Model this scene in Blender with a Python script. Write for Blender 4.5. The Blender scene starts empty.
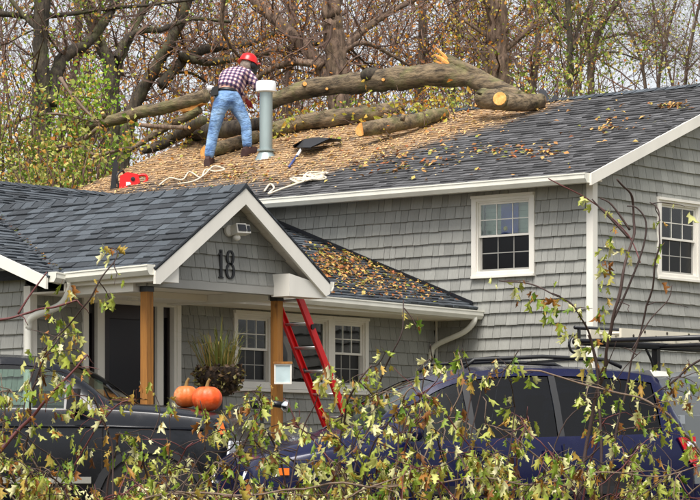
import bpy, bmesh, math, random
from mathutils import Vector as V, Matrix, noise as mnoise
random.seed(11)
R = random.uniform
S = bpy.context.scene
COL = S.collection

# ------------------------------------------------------------------ camera
F, YH, D0, EYE = 2800.0, 468.0, 33.5, 0.8           # focal length (px of a 700 px picture), eye line, metres to the house corner
_n = math.hypot(2295, 2800)
RT = V((2295 / _n, -2800 / _n, 0)); FW = V((2800 / _n, 2295 / _n, 0)); UP = V((0, 0, 1))
CAM = -(RT * ((592 - 350) / F * D0) + FW * D0) + V((0, 0, EYE))
cd = bpy.data.cameras.new('camera'); cam = bpy.data.objects.new('camera', cd); COL.objects.link(cam)
cam.location = CAM
cam.rotation_euler = (math.radians(90), 0, math.atan2(FW.y, FW.x) - math.pi / 2)
cd.sensor_fit = 'HORIZONTAL'; cd.sensor_width = 36; cd.lens = F / 700 * 36
cd.shift_y = (YH - 250) / 700; cd.clip_start = 0.5; cd.clip_end = 3000
S.camera = cam

# ------------------------------------------------------------------ sky, sun, exposure
SUN_AZ, SUN_EL = 205.0, 62.0
w = bpy.data.worlds.new('World'); S.world = w; w.use_nodes = True
nt = w.node_tree; nt.nodes.clear()
sky = nt.nodes.new('ShaderNodeTexSky'); sky.sky_type = 'NISHITA'; sky.sun_disc = False
sky.sun_elevation = math.radians(SUN_EL); sky.sun_rotation = math.radians(90 - SUN_AZ)
sky.air_density = 1.0; sky.dust_density = 3.0; sky.ozone_density = 1.0
hs = nt.nodes.new('ShaderNodeHueSaturation'); hs.inputs['Saturation'].default_value = 0.22; hs.inputs['Value'].default_value = 1.0
bg = nt.nodes.new('ShaderNodeBackground'); bg.inputs[1].default_value = 0.12
wo = nt.nodes.new('ShaderNodeOutputWorld')
nt.links.new(sky.outputs[0], hs.inputs['Color']); nt.links.new(hs.outputs[0], bg.inputs[0]); nt.links.new(bg.outputs[0], wo.inputs[0])
sl = bpy.data.lights.new('sun', 'SUN'); sl.energy = 2.7; sl.angle = math.radians(32); sl.color = (1, 0.95, 0.88)
so = bpy.data.objects.new('sun', sl); COL.objects.link(so)
sd = V((math.cos(math.radians(SUN_AZ)) * math.cos(math.radians(SUN_EL)), math.sin(math.radians(SUN_AZ)) * math.cos(math.radians(SUN_EL)), math.sin(math.radians(SUN_EL))))
so.rotation_euler = sd.to_track_quat('Z', 'Y').to_euler(); so.location = (-20, -20, 40)
S.view_settings.view_transform = 'Standard'; S.view_settings.look = 'None'; S.view_settings.gamma = 1
S.view_settings.exposure = 0.88
S.render.engine = 'CYCLES'; S.cycles.use_denoising = True; S.cycles.max_bounces = 6; S.cycles.transparent_max_bounces = 12

# ------------------------------------------------------------------ pixel helpers: a pixel gives a direction, a plane or depth gives the place
def ray(u, v): return FW + RT * ((u - 350) / F) + UP * ((YH - v) / F)
def P(u, v, dep): return CAM + ray(u, v) * dep
def onX(u, v, x): r = ray(u, v); return CAM + r * ((x - CAM.x) / r.x)
def onY(u, v, y): r = ray(u, v); return CAM + r * ((y - CAM.y) / r.y)
def onPl(u, v, p, n): r = ray(u, v); return CAM + r * ((p - CAM).dot(n) / r.dot(n))
def proj(p):
    q = p - CAM; d = q.dot(FW); return 350 + F * q.dot(RT) / d, YH - F * q.z / d, d

# ------------------------------------------------------------------ mesh helpers
class MB:
    def __init__(s): s.v = []; s.f = []
    def add(s, vs, fs):
        b = len(s.v); s.v.extend(vs); s.f.extend([tuple(i + b for i in f) for f in fs]); return s
    def obox(s, c, a, b, d):
        vs = [c + a * i + b * j + d * k for i in (-1, 1) for j in (-1, 1) for k in (-1, 1)]
        return s.add(vs, [(0, 1, 3, 2), (4, 6, 7, 5), (0, 4, 5, 1), (2, 3, 7, 6), (0, 2, 6, 4), (1, 5, 7, 3)])
    def box(s, x0, x1, y0, y1, z0, z1):
        return s.obox(V(((x0 + x1) / 2, (y0 + y1) / 2, (z0 + z1) / 2)), V((abs(x1 - x0) / 2, 0, 0)), V((0, abs(y1 - y0) / 2, 0)), V((0, 0, abs(z1 - z0) / 2)))
    def beam(s, a, b, wd, ht, up=UP):
        t = (b - a).normalized(); n = t.cross(up).normalized(); u = n.cross(t).normalized()
        return s.obox((a + b) / 2, (b - a) / 2, n * (wd / 2), u * (ht / 2))
    def prism(s, poly, ext):
        n = len(poly); vs = list(poly) + [p + ext for p in poly]
        fs = [tuple(range(n)), tuple(range(2 * n - 1, n - 1, -1))] + [(i, (i + 1) % n, n + (i + 1) % n, n + i) for i in range(n)]
        return s.add(vs, fs)
    def poly(s, pts): return s.add(list(pts), [tuple(range(len(pts)))])
    def tube(s, pts, rad, n=8, cap=True, wob=0.0):
        m = len(pts)
        if not hasattr(rad, '__len__'): rad = [rad] * m
        t = (pts[1] - pts[0]).normalized(); u = t.orthogonal().normalized(); vs = []
        for i in range(m):
            t2 = (pts[min(i + 1, m - 1)] - pts[max(i - 1, 0)])
            t2 = t2.normalized() if t2.length > 1e-9 else t
            u = (u - t2 * u.dot(t2)); u = u.normalized() if u.length > 1e-6 else t2.orthogonal().normalized()
            w_ = t2.cross(u)
            for k in range(n):
                a = 2 * math.pi * k / n; rr = rad[i] * (1 + (R(-wob, wob) if wob else 0))
                vs.append(pts[i] + u * (math.cos(a) * rr) + w_ * (math.sin(a) * rr))
            t = t2
        fs = [(i * n + k, i * n + (k + 1) % n, (i + 1) * n + (k + 1) % n, (i + 1) * n + k) for i in range(m - 1) for k in range(n)]
        if cap: fs += [tuple(range(n - 1, -1, -1)), tuple(range((m - 1) * n, m * n))]
        return s.add(vs, fs)
    def lathe(s, prof, c, n=24, ax=UP):
        ax = ax.normalized(); u = ax.orthogonal().normalized(); w_ = ax.cross(u); vs = []
        for r, z in prof:
            for k in range(n):
                a = 2 * math.pi * k / n; vs.append(c + ax * z + u * (r * math.cos(a)) + w_ * (r * math.sin(a)))
        m = len(prof)
        fs = [(i * n + k, i * n + (k + 1) % n, (i + 1) * n + (k + 1) % n, (i + 1) * n + k) for i in range(m - 1) for k in range(n)]
        fs += [tuple(range(n - 1, -1, -1)), tuple(range((m - 1) * n, m * n))]
        return s.add(vs, fs)
    def ball(s, c, rx, ry=None, rz=None, n=12, m=8, mat=None):
        ry = ry or rx; rz = rz or rx; vs = []
        for i in range(m + 1):
            th = math.pi * i / m
            for k in range(n):
                a = 2 * math.pi * k / n
                q = V((rx * math.sin(th) * math.cos(a), ry * math.sin(th) * math.sin(a), rz * math.cos(th)))
                vs.append(c + (mat @ q if mat else q))
        fs = [(i * n + k, (i + 1) * n + k, (i + 1) * n + (k + 1) % n, i * n + (k + 1) % n) for i in range(m) for k in range(n)]
        return s.add(vs, fs)
    def mesh(s, name, mat, smooth=False, fix=True):
        me = bpy.data.meshes.new(name); me.from_pydata([tuple(p) for p in s.v], [], s.f)
        if fix and len(s.f) < 30000:
            bm = bmesh.new(); bm.from_mesh(me); bmesh.ops.remove_doubles(bm, verts=bm.verts, dist=1e-6)
            bmesh.ops.recalc_face_normals(bm, faces=bm.faces); bm.to_mesh(me); bm.free()
        if mat: me.materials.append(mat)
        if smooth:
            me.polygons.foreach_set('use_smooth', [True] * len(me.polygons))
            if smooth != 'all':
                try: me.set_sharp_from_angle(angle=math.radians(40))
                except Exception: pass
        return me
    def build(s, name, mat, parent=None, smooth=False, fix=True, local=False):
        return link(name, s.mesh(name, mat, smooth, fix), parent, local)
def link(name, me, parent=None, local=False):
    o = bpy.data.objects.new(name, me); COL.objects.link(o)
    if parent:
        o.parent = parent
        if parent.type == 'EMPTY' and not local: o.matrix_parent_inverse = parent.matrix_basis.inverted()
    return o
def empty(name, loc, rz=0.0, label=None, cat=None, group=None):
    o = bpy.data.objects.new(name, None); COL.objects.link(o); o.location = loc; o.rotation_euler = (0, 0, rz); o.empty_display_size = 0.1
    bpy.context.view_layer.update() if rz else None
    o.matrix_basis = Matrix.Translation(V(loc)) @ Matrix.Rotation(rz, 4, 'Z')
    return tag(o, label, cat, group) if label else o
def tag(o, label, cat, group=None):
    o['label'] = label; o['category'] = cat
    if group: o['group'] = group
    return o
def kind(o, k): o['kind'] = k; return o
def cr(pts, n=6):
    out = []; m = len(pts)
    for i in range(m - 1):
        p0 = pts[max(i - 1, 0)]; p1 = pts[i]; p2 = pts[i + 1]; p3 = pts[min(i + 2, m - 1)]
        for k in range(n):
            t = k / n
            out.append(0.5 * ((2 * p1) + (p2 - p0) * t + (2 * p0 - 5 * p1 + 4 * p2 - p3) * t * t + (3 * p1 - p0 - 3 * p2 + p3) * t ** 3))
    out.append(pts[-1]); return out
def leaf_quad(mb, c, sz, rnd, up=None):
    a = V((rnd.gauss(0, 1), rnd.gauss(0, 1), rnd.gauss(0, 1))).normalized()
    if up is not None: a = (a - up * a.dot(up)).normalized()
    n = up if up is not None else V((rnd.gauss(0, 1), rnd.gauss(0, 1), rnd.gauss(0, 1)))
    b = a.cross(n); b = b.normalized() if b.length > 1e-5 else a.orthogonal().normalized()
    k = n.normalized() * sz * rnd.uniform(0.0, 0.25)
    mb.add([c - a * sz * .5, c + b * sz * .32 + k, c + a * sz * .5, c - b * sz * .32 + k], [(0, 1, 2), (0, 2, 3)])
def lerp(a, b, t): return a + (b - a) * t
def interp(xs, ys, x):
    if x <= xs[0]: return ys[0]
    for i in range(len(xs) - 1):
        if x <= xs[i + 1]: return ys[i] + (ys[i + 1] - ys[i]) * (x - xs[i]) / (xs[i + 1] - xs[i])
    return ys[-1]

# ------------------------------------------------------------------ materials
def srgb(r, g, b):
    f = lambda c: (c / 255 / 12.92) if c / 255 <= 0.04045 else ((c / 255 + 0.055) / 1.055) ** 2.4
    return (f(r), f(g), f(b), 1)
class NT:
    def __init__(s, name):
        s.m = bpy.data.materials.new(name); s.m.use_nodes = True; s.t = s.m.node_tree; s.t.nodes.clear()
        s.out = s.n('ShaderNodeOutputMaterial')
    def n(s, t, **kw):
        x = s.t.nodes.new(t)
        for k, v in kw.items(): setattr(x, k, v)
        return x
    def l(s, a, b): s.t.links.new(a, b)
    def math(s, op, a, b=None, c=None, clamp=False):
        x = s.n('ShaderNodeMath', operation=op, use_clamp=clamp)
        for i, q in enumerate((a, b, c)):
            if q is None: continue
            if isinstance(q, (int, float)): x.inputs[i].default_value = q
            else: s.l(q, x.inputs[i])
        return x.outputs[0]
    def pos(s, scale=(1, 1, 1), obj=False):
        mp = s.n('ShaderNodeMapping'); mp.inputs['Scale'].default_value = scale
        if obj: s.l(s.n('ShaderNodeTexCoord').outputs['Object'], mp.inputs[0])
        else: s.l(s.n('ShaderNodeNewGeometry').outputs['Position'], mp.inputs[0])
        return mp.outputs[0]
    def noise(s, vec, scale, detail=4, rough=0.55):
        x = s.n('ShaderNodeTexNoise'); x.inputs['Scale'].default_value = scale; x.inputs['Detail'].default_value = detail; x.inputs['Roughness'].default_value = rough
        s.l(vec, x.inputs['Vector']); return x.outputs[0]
    def ramp(s, fac, stops, const=False):
        x = s.n('ShaderNodeValToRGB'); x.color_ramp.interpolation = 'CONSTANT' if const else 'LINEAR'
        e = x.color_ramp.elements
        while len(e) < len(stops): e.new(0.5)
        for i, (p, c) in enumerate(stops): e[i].position = p; e[i].color = c if len(c) == 4 else (*c, 1)
        s.l(fac, x.inputs[0]); return x.outputs[0]
    def mix(s, fac, a, b, bt='MIX'):
        x = s.n('ShaderNodeMix', data_type='RGBA', blend_type=bt)
        for i, q in ((0, fac), (6, a), (7, b)):
            if isinstance(q, (int, float)): x.inputs[i].default_value = q
            elif isinstance(q, tuple): x.inputs[i].default_value = q
            else: s.l(q, x.inputs[i])
        return x.outputs[2]
    def rand(s):
        a = s.n('ShaderNodeObjectInfo').outputs['Random']; b = s.n('ShaderNodeNewGeometry').outputs['Random Per Island']
        return s.math('FRACT', s.math('ADD', a, s.math('MULTIPLY', b, 7.31)))
    def val(s, col, f):
        h = s.n('ShaderNodeHueSaturation'); h.inputs['Color'].default_value = col if isinstance(col, tuple) else (1, 1, 1, 1)
        if not isinstance(col, tuple): s.l(col, h.inputs['Color'])
        s.l(f, h.inputs['Value']); return h.outputs[0]
    def bsdf(s, col, rough=0.6, metal=0.0, bump=None, bstr=0.3, bdist=0.02, coat=0.0, spec=0.5):
        b = s.n('ShaderNodeBsdfPrincipled')
        if isinstance(col, tuple): b.inputs['Base Color'].default_value = col
        else: s.l(col, b.inputs['Base Color'])
        if isinstance(rough, (int, float)): b.inputs['Roughness'].default_value = rough
        else: s.l(rough, b.inputs['Roughness'])
        b.inputs['Metallic'].default_value = metal; b.inputs['Coat Weight'].default_value = coat; b.inputs['Coat Roughness'].default_value = 0.06
        b.inputs['Specular IOR Level'].default_value = spec
        if bump is not None:
            bp = s.n('ShaderNodeBump'); bp.inputs['Strength'].default_value = bstr; bp.inputs['Distance'].default_value = bdist
            s.l(bump, bp.inputs['Height']); s.l(bp.outputs[0], b.inputs['Normal'])
        return b
    def done(s, sh): s.l(sh.outputs[0], s.out.inputs[0]); return s.m
def around(t, x, amp): return t.math('MULTIPLY_ADD', x, 2 * amp, 1 - amp)
def plain(name, col, rough=0.55, metal=0.0, var=0.12, ns=3.0, rnd=0.0, bump=0.0, bs=40.0, coat=0.0, scale=(1, 1, 1), obj=False, spec=0.5):
    t = NT(name); p = t.pos(scale, obj)
    f = around(t, t.noise(p, ns, 5), var)
    if rnd: f = t.math('MULTIPLY', f, around(t, t.rand(), rnd))
    return t.done(t.bsdf(t.val(col, f), rough, metal, t.noise(p, bs, 4) if bump else None, bump, 0.02, coat, spec))

def siding_mat():
    t = NT('siding'); g = t.pos((38, 38, 3.2)); big = t.pos()
    f = t.math('MULTIPLY', around(t, t.noise(g, 1.6, 4), 0.16), around(t, t.rand(), 0.13))
    f = t.math('MULTIPLY', f, around(t, t.noise(big, 0.9, 4), 0.12))
    f = t.math('MULTIPLY', f, around(t, t.noise(t.pos((2.2, 2.2, .28)), 1.3, 6, .65), 0.24))
    c = t.mix(t.noise(big, 0.6, 3), srgb(142, 140, 135), srgb(148, 150, 143))
    return t.done(t.bsdf(t.val(c, f), 0.72, 0, t.noise(g, 2.2, 4), 0.5, 0.01))
def roof_mat(name, sawdust):
    t = NT(name); p = t.pos()
    f = t.math('MULTIPLY', around(t, t.noise(p, 110, 3), 0.55), around(t, t.rand(), 0.36))
    f = t.math('MULTIPLY', f, around(t, t.noise(p, 1.3, 3), 0.2))
    c = t.mix(t.rand(), srgb(50, 55, 61) if not sawdust else srgb(66, 66, 68), srgb(64, 70, 76) if not sawdust else srgb(80, 80, 82)); c = t.val(c, f)
    if sawdust:
        sx = t.n('ShaderNodeSeparateXYZ'); t.l(p, sx.inputs[0])
        q = t.math('MAXIMUM', t.math('SUBTRACT', 5.8, sx.outputs[1]), 0.0)
        lim = t.math('MULTIPLY_ADD', t.math('MULTIPLY', q, q), 0.33, 0.42)
        e = t.math('SUBTRACT', sx.outputs[0], lim)
        e = t.math('ADD', e, t.math('MULTIPLY', t.math('SUBTRACT', t.noise(p, 1.6, 6, 0.65), 0.5), 2.2))
        e = t.math('ADD', e, t.math('MULTIPLY', t.math('SUBTRACT', t.noise(p, 9, 4, 0.7), 0.5), 1.5))
        k = t.math('MULTIPLY_ADD', e, 0.9, 0.22, clamp=True)
        s2 = t.ramp(t.noise(p, 26, 6, 0.75), [(0.25, srgb(70, 56, 44)), (0.42, srgb(140, 112, 82)), (0.6, srgb(182, 152, 114)), (0.78, srgb(112, 84, 60))])
        k = t.math('MULTIPLY', k, t.math('MULTIPLY_ADD', t.noise(p, 4.5, 7, 0.8), 4.0, -1.15, clamp=True))
        c = t.mix(k, c, s2)
    return t.done(t.bsdf(c, 0.9, 0, t.noise(p, 140, 3), 0.4, 0.006))
def bark_mat(name, c1, c2, moss=0.0, sc=(9, 9, 2.2)):
    t = NT(name); p = t.pos(sc); q = t.pos()
    n1 = t.noise(p, 1.7, 6, 0.7)
    c = t.val(t.ramp(n1, [(0.36, c1), (0.62, c2)]), around(t, t.noise(q, 5, 5, .7), .5))
    if moss:
        k = t.math('MULTIPLY', t.math('MULTIPLY_ADD', t.noise(q, 2.3, 5, 0.65), 5, -2.4, clamp=True), moss)
        c = t.mix(k, c, srgb(112, 118, 62))
    return t.done(t.bsdf(c, 0.9, 0, n1, 1.0, 0.05))
def leaf_mat(name, stops, trans=0.35):
    t = NT(name)
    c = t.ramp(t.rand(), stops)
    c = t.val(c, around(t, t.noise(t.pos(), 30, 3), 0.25))
    b = t.bsdf(c, 0.55, spec=0.35); tr = t.n('ShaderNodeBsdfTranslucent'); t.l(c, tr.inputs[0])
    mx = t.n('ShaderNodeMixShader'); mx.inputs[0].default_value = trans; t.l(b.outputs[0], mx.inputs[1]); t.l(tr.outputs[0], mx.inputs[2])
    return t.done(mx)
def glass_mat(name, tint, clear=0.75, rough=0.02, wavy=0.06):
    t = NT(name); tr = t.n('ShaderNodeBsdfTransparent'); tr.inputs[0].default_value = tint
    gl = t.n('ShaderNodeBsdfGlossy'); gl.inputs['Roughness'].default_value = rough
    bp = t.n('ShaderNodeBump'); bp.inputs['Strength'].default_value = wavy; bp.inputs['Distance'].default_value = 0.05
    t.l(t.noise(t.pos(), 2.5, 2), bp.inputs['Height']); t.l(bp.outputs[0], gl.inputs['Normal'])
    fr = t.n('ShaderNodeFresnel'); fr.inputs[0].default_value = 1.52
    k = t.math('MULTIPLY_ADD', fr.outputs[0], 1.0, 1 - clear - 0.04, clamp=True)
    mx = t.n('ShaderNodeMixShader'); t.l(k, mx.inputs[0]); t.l(tr.outputs[0], mx.inputs[1]); t.l(gl.outputs[0], mx.inputs[2])
    return t.done(mx)
def wood_cut_mat():
    t = NT('cut_wood'); p = t.pos()
    c = t.ramp(t.noise(p, 14, 5, 0.7), [(0.3, srgb(196, 120, 52)), (0.55, srgb(226, 164, 88)), (0.75, srgb(240, 196, 130))])
    return t.done(t.bsdf(c, 0.8, 0, t.noise(p, 60, 3), 0.3, 0.01))
def plaid_mat():
    t = NT('plaid'); mp = t.n('ShaderNodeMapping', vector_type='POINT'); mp.inputs['Rotation'].default_value = (0, math.radians(-24), math.radians(50.66))
    t.l(t.n('ShaderNodeNewGeometry').outputs['Position'], mp.inputs[0])
    sx = t.n('ShaderNodeSeparateXYZ'); t.l(mp.outputs[0], sx.inputs[0])
    def band(o, per, thr): return t.math('GREATER_THAN', t.math('SINE', t.math('MULTIPLY', o, 2 * math.pi / per)), thr)
    a = band(sx.outputs[0], 0.062, 0.0); b = band(sx.outputs[2], 0.062, 0.0)
    k = t.math('MULTIPLY', t.math('ADD', a, b), 0.5)
    c = t.ramp(k, [(0.0, srgb(226, 200, 190)), (0.5, srgb(120, 92, 118)), (1.0, srgb(44, 38, 72))])
    c = t.val(c, around(t, t.noise(t.pos(), 12, 3), 0.15))
    return t.done(t.bsdf(c, 0.9, 0, t.noise(t.pos((1, 1, 1)), 9, 3), 0.7, 0.06))
def denim_mat():
    t = NT('denim'); p = t.pos()
    n1 = t.noise(p, 7, 4)
    c = t.ramp(n1, [(0.32, srgb(66, 96, 142)), (0.52, srgb(112, 146, 188)), (0.72, srgb(150, 180, 212))])
    return t.done(t.bsdf(c, 0.9, 0, t.noise(t.pos((4, 4, 8)), 1.8, 4, .6), 0.8, 0.05))
def pine_mat():
    t = NT('treated_pine'); p = t.pos((16, 16, 0.9)); q = t.pos()
    c = t.ramp(t.noise(p, 1.5, 5, 0.7), [(0.28, srgb(110, 68, 28)), (0.55, srgb(160, 108, 46)), (0.78, srgb(136, 86, 34))])
    vo = t.n('ShaderNodeTexVoronoi'); vo.inputs['Scale'].default_value = 3.2; t.l(t.pos((1.6, 1.6, 1)), vo.inputs['Vector'])
    k = t.math('MULTIPLY_ADD', vo.outputs['Distance'], -9, 1.2, clamp=True)
    return t.done(t.bsdf(t.mix(t.math('MULTIPLY', k, 0.75), c, srgb(74, 40, 14)), 0.75))
def pumpkin_mat(name, col, patch):
    t = NT(name); p = t.pos()
    k = t.math('MULTIPLY', t.math('MULTIPLY_ADD', t.noise(p, 7, 5, .6), 7, -3.6, clamp=True), patch)
    c = t.mix(k, t.val(col, around(t, t.noise(p, 14, 5), .25)), srgb(214, 176, 130))
    return t.done(t.bsdf(c, 0.45, 0, t.noise(p, 40, 3), .3, .01))
def ground_mat():
    t = NT('lawn'); p = t.pos()
    c = t.ramp(t.noise(p, 3, 8, 0.7), [(0.3, srgb(58, 62, 34)), (0.5, srgb(92, 90, 46)), (0.62, srgb(124, 92, 52)), (0.8, srgb(80, 66, 42))])
    return t.done(t.bsdf(c, 0.95, 0, t.noise(p, 30, 5), 0.8, 0.05))
def paint_mat(name, col, rough=0.2, metal=0.1):
    t = NT(name); p = t.pos()
    c = t.val(col, around(t, t.noise(p, 900, 2), 0.12))
    dirt = t.math('MULTIPLY_ADD', t.noise(p, 3.5, 6, 0.7), 2.4, -1.15, clamp=True)
    c = t.mix(t.math('MULTIPLY', dirt, 0.02), c, srgb(120, 112, 100))
    rg = t.math('MULTIPLY_ADD', dirt, 0.35, rough)
    return t.done(t.bsdf(c, rg, metal, coat=0.22, spec=0.28))

M = dict(
    siding=siding_mat(),
    under=plain('siding_paper', srgb(70, 66, 62), 0.9),
    roof=roof_mat('roof_shingle', False), roofd=roof_mat('roof_shingle_dusty', True),
    deck=plain('roof_deck', srgb(34, 36, 40), 0.95),
    white=plain('white_trim', srgb(226, 222, 212), 0.45, var=0.16, ns=3.2, bump=0.05, bs=12, scale=(1, 1, .35)),
    gutter=plain('gutter_metal', srgb(220, 218, 206), 0.35, var=0.2, ns=4.5, scale=(1, 1, 0.4)),
    soffit=plain('soffit_vinyl', srgb(226, 218, 204), 0.6, var=0.08),
    greyp=plain('grey_paint', srgb(158, 156, 150), 0.6),
    door=plain('door_paint', srgb(34, 26, 30), 0.35, var=0.2),
    black=plain('black_metal', srgb(24, 25, 30), 0.4, var=0.2),
    blackp=plain('black_plastic', srgb(22, 23, 26), 0.5, var=0.2),
    pine=pine_mat(),
    pane=glass_mat('window_pane', (0.86, 0.92, 0.9, 1), 0.92),
    screen=plain('insect_screen', srgb(46, 46, 52), 0.8),
    blind=plain('blind_fabric', srgb(196, 204, 190), 0.8, var=0.3, ns=5),
    bluep=plain('blue_print', srgb(24, 60, 190), 0.6, var=0.6, ns=9), yellowp=plain('yellow_print', srgb(226, 200, 60), 0.6),
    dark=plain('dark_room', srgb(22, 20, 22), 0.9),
    galv=plain('galvanised_steel', srgb(158, 172, 172), 0.38, metal=0.55, var=0.22, ns=6, scale=(1, 1, 0.3)),
    vcap=plain('vent_cap', srgb(222, 224, 226), 0.4),
    red=plain('red_fibreglass', srgb(216, 28, 32), 0.35, var=0.2, ns=9), redp=plain('red_plastic', srgb(214, 22, 24), 0.3),
    alu=plain('aluminium', srgb(190, 190, 188), 0.35, metal=0.8), chrome=plain('chrome', srgb(216, 218, 222), 0.12, metal=1.0),
    bark=bark_mat('bark', srgb(44, 36, 30), srgb(112, 94, 78)), barkd=bark_mat('bark_dark', srgb(30, 25, 22), srgb(80, 70, 58), 0.35),
    barkm=bark_mat('bark_mossy', srgb(54, 46, 36), srgb(136, 118, 92), 0.6, (9, 2.2, 9)),
    barkf=bark_mat('bark_rough', srgb(62, 48, 40), srgb(140, 116, 98), 0.1),
    twig=plain('twig_bark', srgb(92, 72, 62), 0.9, var=0.3, ns=2, rnd=0.45), twigf=plain('shoot_bark', srgb(58, 42, 38), 0.75, var=0.3, ns=5, rnd=0.3),
    twigr=plain('red_shoot', srgb(92, 46, 46), 0.6, var=0.25), twigg=plain('grey_shoot', srgb(112, 94, 80), 0.85, var=0.45, ns=14, bump=0.5, bs=60),
    cut=wood_cut_mat(), plaid=plaid_mat(), denim=denim_mat(),
    skin=plain('skin', srgb(196, 140, 116), 0.6), hair=plain('grey_hair', srgb(142, 128, 118), 0.9, var=0.6, ns=45, bump=1.0, bs=120), boot=plain('boot_leather', srgb(56, 32, 28), 0.7), glove=plain('red_glove', srgb(150, 50, 52), 0.8),
    pumpkin2=pumpkin_mat('pale_pumpkin_skin', srgb(214, 104, 42), .62), pumpkin=pumpkin_mat('pumpkin_skin', srgb(220, 80, 20), .2), stem=plain('pumpkin_stem', srgb(120, 96, 50), 0.8),
    van=paint_mat('blue_car_paint', srgb(7, 12, 50)), truck=paint_mat('dark_car_paint', srgb(12, 15, 22)), silver=paint_mat('silver_car_paint', srgb(126, 130, 132), 0.3, 0.6),
    cglass=glass_mat('car_glass', (0.60, 0.74, 0.68, 1), 0.96, 0.05, 0.0), cdark=glass_mat('privacy_glass', (0.05, 0.06, 0.09, 1), 0.965, 0.04, 0.0),
    seat=plain('seat_fabric', srgb(98, 96, 90), 0.9), rubber=plain('tyre_rubber', srgb(26, 26, 26), 0.85), rim=plain('wheel_alloy', srgb(160, 162, 166), 0.3, metal=0.9),
    lampr=plain('red_lens', srgb(190, 16, 30), 0.15, var=0.2, ns=30, coat=1), lampw=plain('clear_lens', srgb(220, 222, 226), 0.15, coat=1), lampa=plain('amber_lens', srgb(232, 110, 24), 0.2, coat=1),
    rope=plain('rope_fibre', srgb(206, 194, 174), 0.9, bump=0.4, bs=90), blue=plain('blue_handle', srgb(50, 66, 120), 0.5),
    cream=plain('cream_ladder', srgb(214, 206, 186), 0.6, var=0.15), coir=plain('coir_basket', srgb(46, 34, 24), 0.95, var=0.5, ns=18, bump=0.8, bs=30),
    brick=plain('brick_red', srgb(118, 82, 70), 0.9, rnd=0.25),
    lawn=ground_mat(), asphalt=plain('asphalt', srgb(70, 70, 72), 0.9, var=0.3, ns=14, bump=0.5, bs=120), concrete=plain('concrete', srgb(150, 146, 138), 0.9, var=0.15, bump=0.3),
    lf=leaf_mat('maple_leaf', [(0.0, srgb(224, 218, 176)), (0.18, srgb(196, 196, 124)), (0.4, srgb(156, 166, 62)), (0.62, srgb(88, 122, 34)), (0.76, srgb(180, 160, 74)), (0.9, srgb(160, 104, 48)), (1.0, srgb(74, 50, 34))], 0.25),
    lg=leaf_mat('green_leaf', [(0.0, srgb(84, 116, 38)), (0.45, srgb(134, 150, 56)), (0.75, srgb(200, 194, 116)), (0.93, srgb(206, 150, 66)), (1.0, srgb(160, 86, 44))], 0.35),
    lgv=leaf_mat('vivid_leaf', [(0.0, srgb(92, 140, 26)), (0.5, srgb(138, 176, 40)), (0.85, srgb(190, 200, 90)), (1.0, srgb(210, 180, 80))], 0.45),
    lb=leaf_mat('brown_leaf', [(0.0, srgb(126, 80, 50)), (0.35, srgb(184, 116, 60)), (0.65, srgb(216, 146, 52)), (0.85, srgb(186, 164, 50)), (1.0, srgb(226, 178, 74))], 0.4),
    ly=leaf_mat('yellow_leaf', [(0.0, srgb(150, 158, 60)), (0.35, srgb(186, 180, 70)), (0.65, srgb(206, 160, 66)), (0.85, srgb(190, 112, 48)), (1.0, srgb(120, 140, 56))], 0.4),
    litter=leaf_mat('leaf_litter', [(0.0, srgb(104, 70, 42)), (0.3, srgb(166, 118, 64)), (0.5, srgb(206, 170, 100)), (0.7, srgb(122, 134, 48)), (0.85, srgb(84, 54, 36)), (1.0, srgb(190, 104, 46))], 0.12),
    chip=leaf_mat('wood_chip', [(0.0, srgb(150, 108, 62)), (0.5, srgb(206, 168, 112)), (1.0, srgb(228, 200, 148))], 0.05),
)

# ================================================================== SETTING
def gz(x, y):
    q = (V((x, y, 0)) - CAM); d = q.dot(FW); t = min(1, max(0, (23 - d) / 18)); t = t * t * (3 - 2 * t)
    return -0.85 * t
mb = MB(); N_ = 60
ax = [math.copysign((abs(i) / 30) ** 3, i) * 900 for i in range(-30, 31)]
mb.add([V((x, y, gz(x, y) + 0.03 * mnoise.noise(V((x * 0.3, y * 0.3, 0))))) for x in ax for y in ax],
       [(i * 61 + j, i * 61 + j + 1, (i + 1) * 61 + j + 1, (i + 1) * 61 + j) for i in range(60) for j in range(60)])
kind(mb.build('ground', M['lawn'], smooth='all'), 'structure')
mb = MB()                                                     # driveway in front of the house, a sheet just above the lawn
dv = [(22.2 + i * 0.75, -7 + j * 2.0) for i in range(10) for j in range(10)]
mb.add([V((*(CAM + FW * a + RT * b).xy, gz(*(CAM + FW * a + RT * b).xy) + 0.05)) for a, b in dv], [(i * 10 + j, i * 10 + j + 1, (i + 1) * 10 + j + 1, (i + 1) * 10 + j) for i in range(9) for j in range(9)])
kind(mb.build('driveway', M['asphalt']), 'structure')

# ================================================================== HOUSE
house = empty('house', (0, 0, 0))
tag(house, 'grey shingled split level house with white trim and a fallen tree on its roof', 'house')
class WF:
    def __init__(s, o, sd, n): s.o = V(o); s.s = V(sd); s.n = V(n)
    def __call__(s, a, z, o=0.0): return s.o + s.s * a + UP * z + s.n * o
    def bx(s, mb, a0, a1, z0, z1, o0, o1):
        return mb.obox(s((a0 + a1) / 2, (z0 + z1) / 2, (o0 + o1) / 2), s.s * ((a1 - a0) / 2), UP * ((z1 - z0) / 2), s.n * ((o1 - o0) / 2))
EXP = 0.15
unit = MB()
unit.add([V((x, o, z)) for x in (-.5, .5) for (o, z) in ((0.0, 0.0), (0.034, 0.0), (0.034, 0.07), (0.008, 1.0), (0.0, 1.0))],
         [(0, 1, 2, 3, 4), (5, 9, 8, 7, 6), (0, 5, 6, 1), (1, 6, 7, 2), (2, 7, 8, 3), (3, 8, 9, 4)])
UNIT = unit.mesh('siding_shingle', M['siding'])
singles = []                                                  # (size in view, wall frame, s0, s1, z0, z1, wall)
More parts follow.
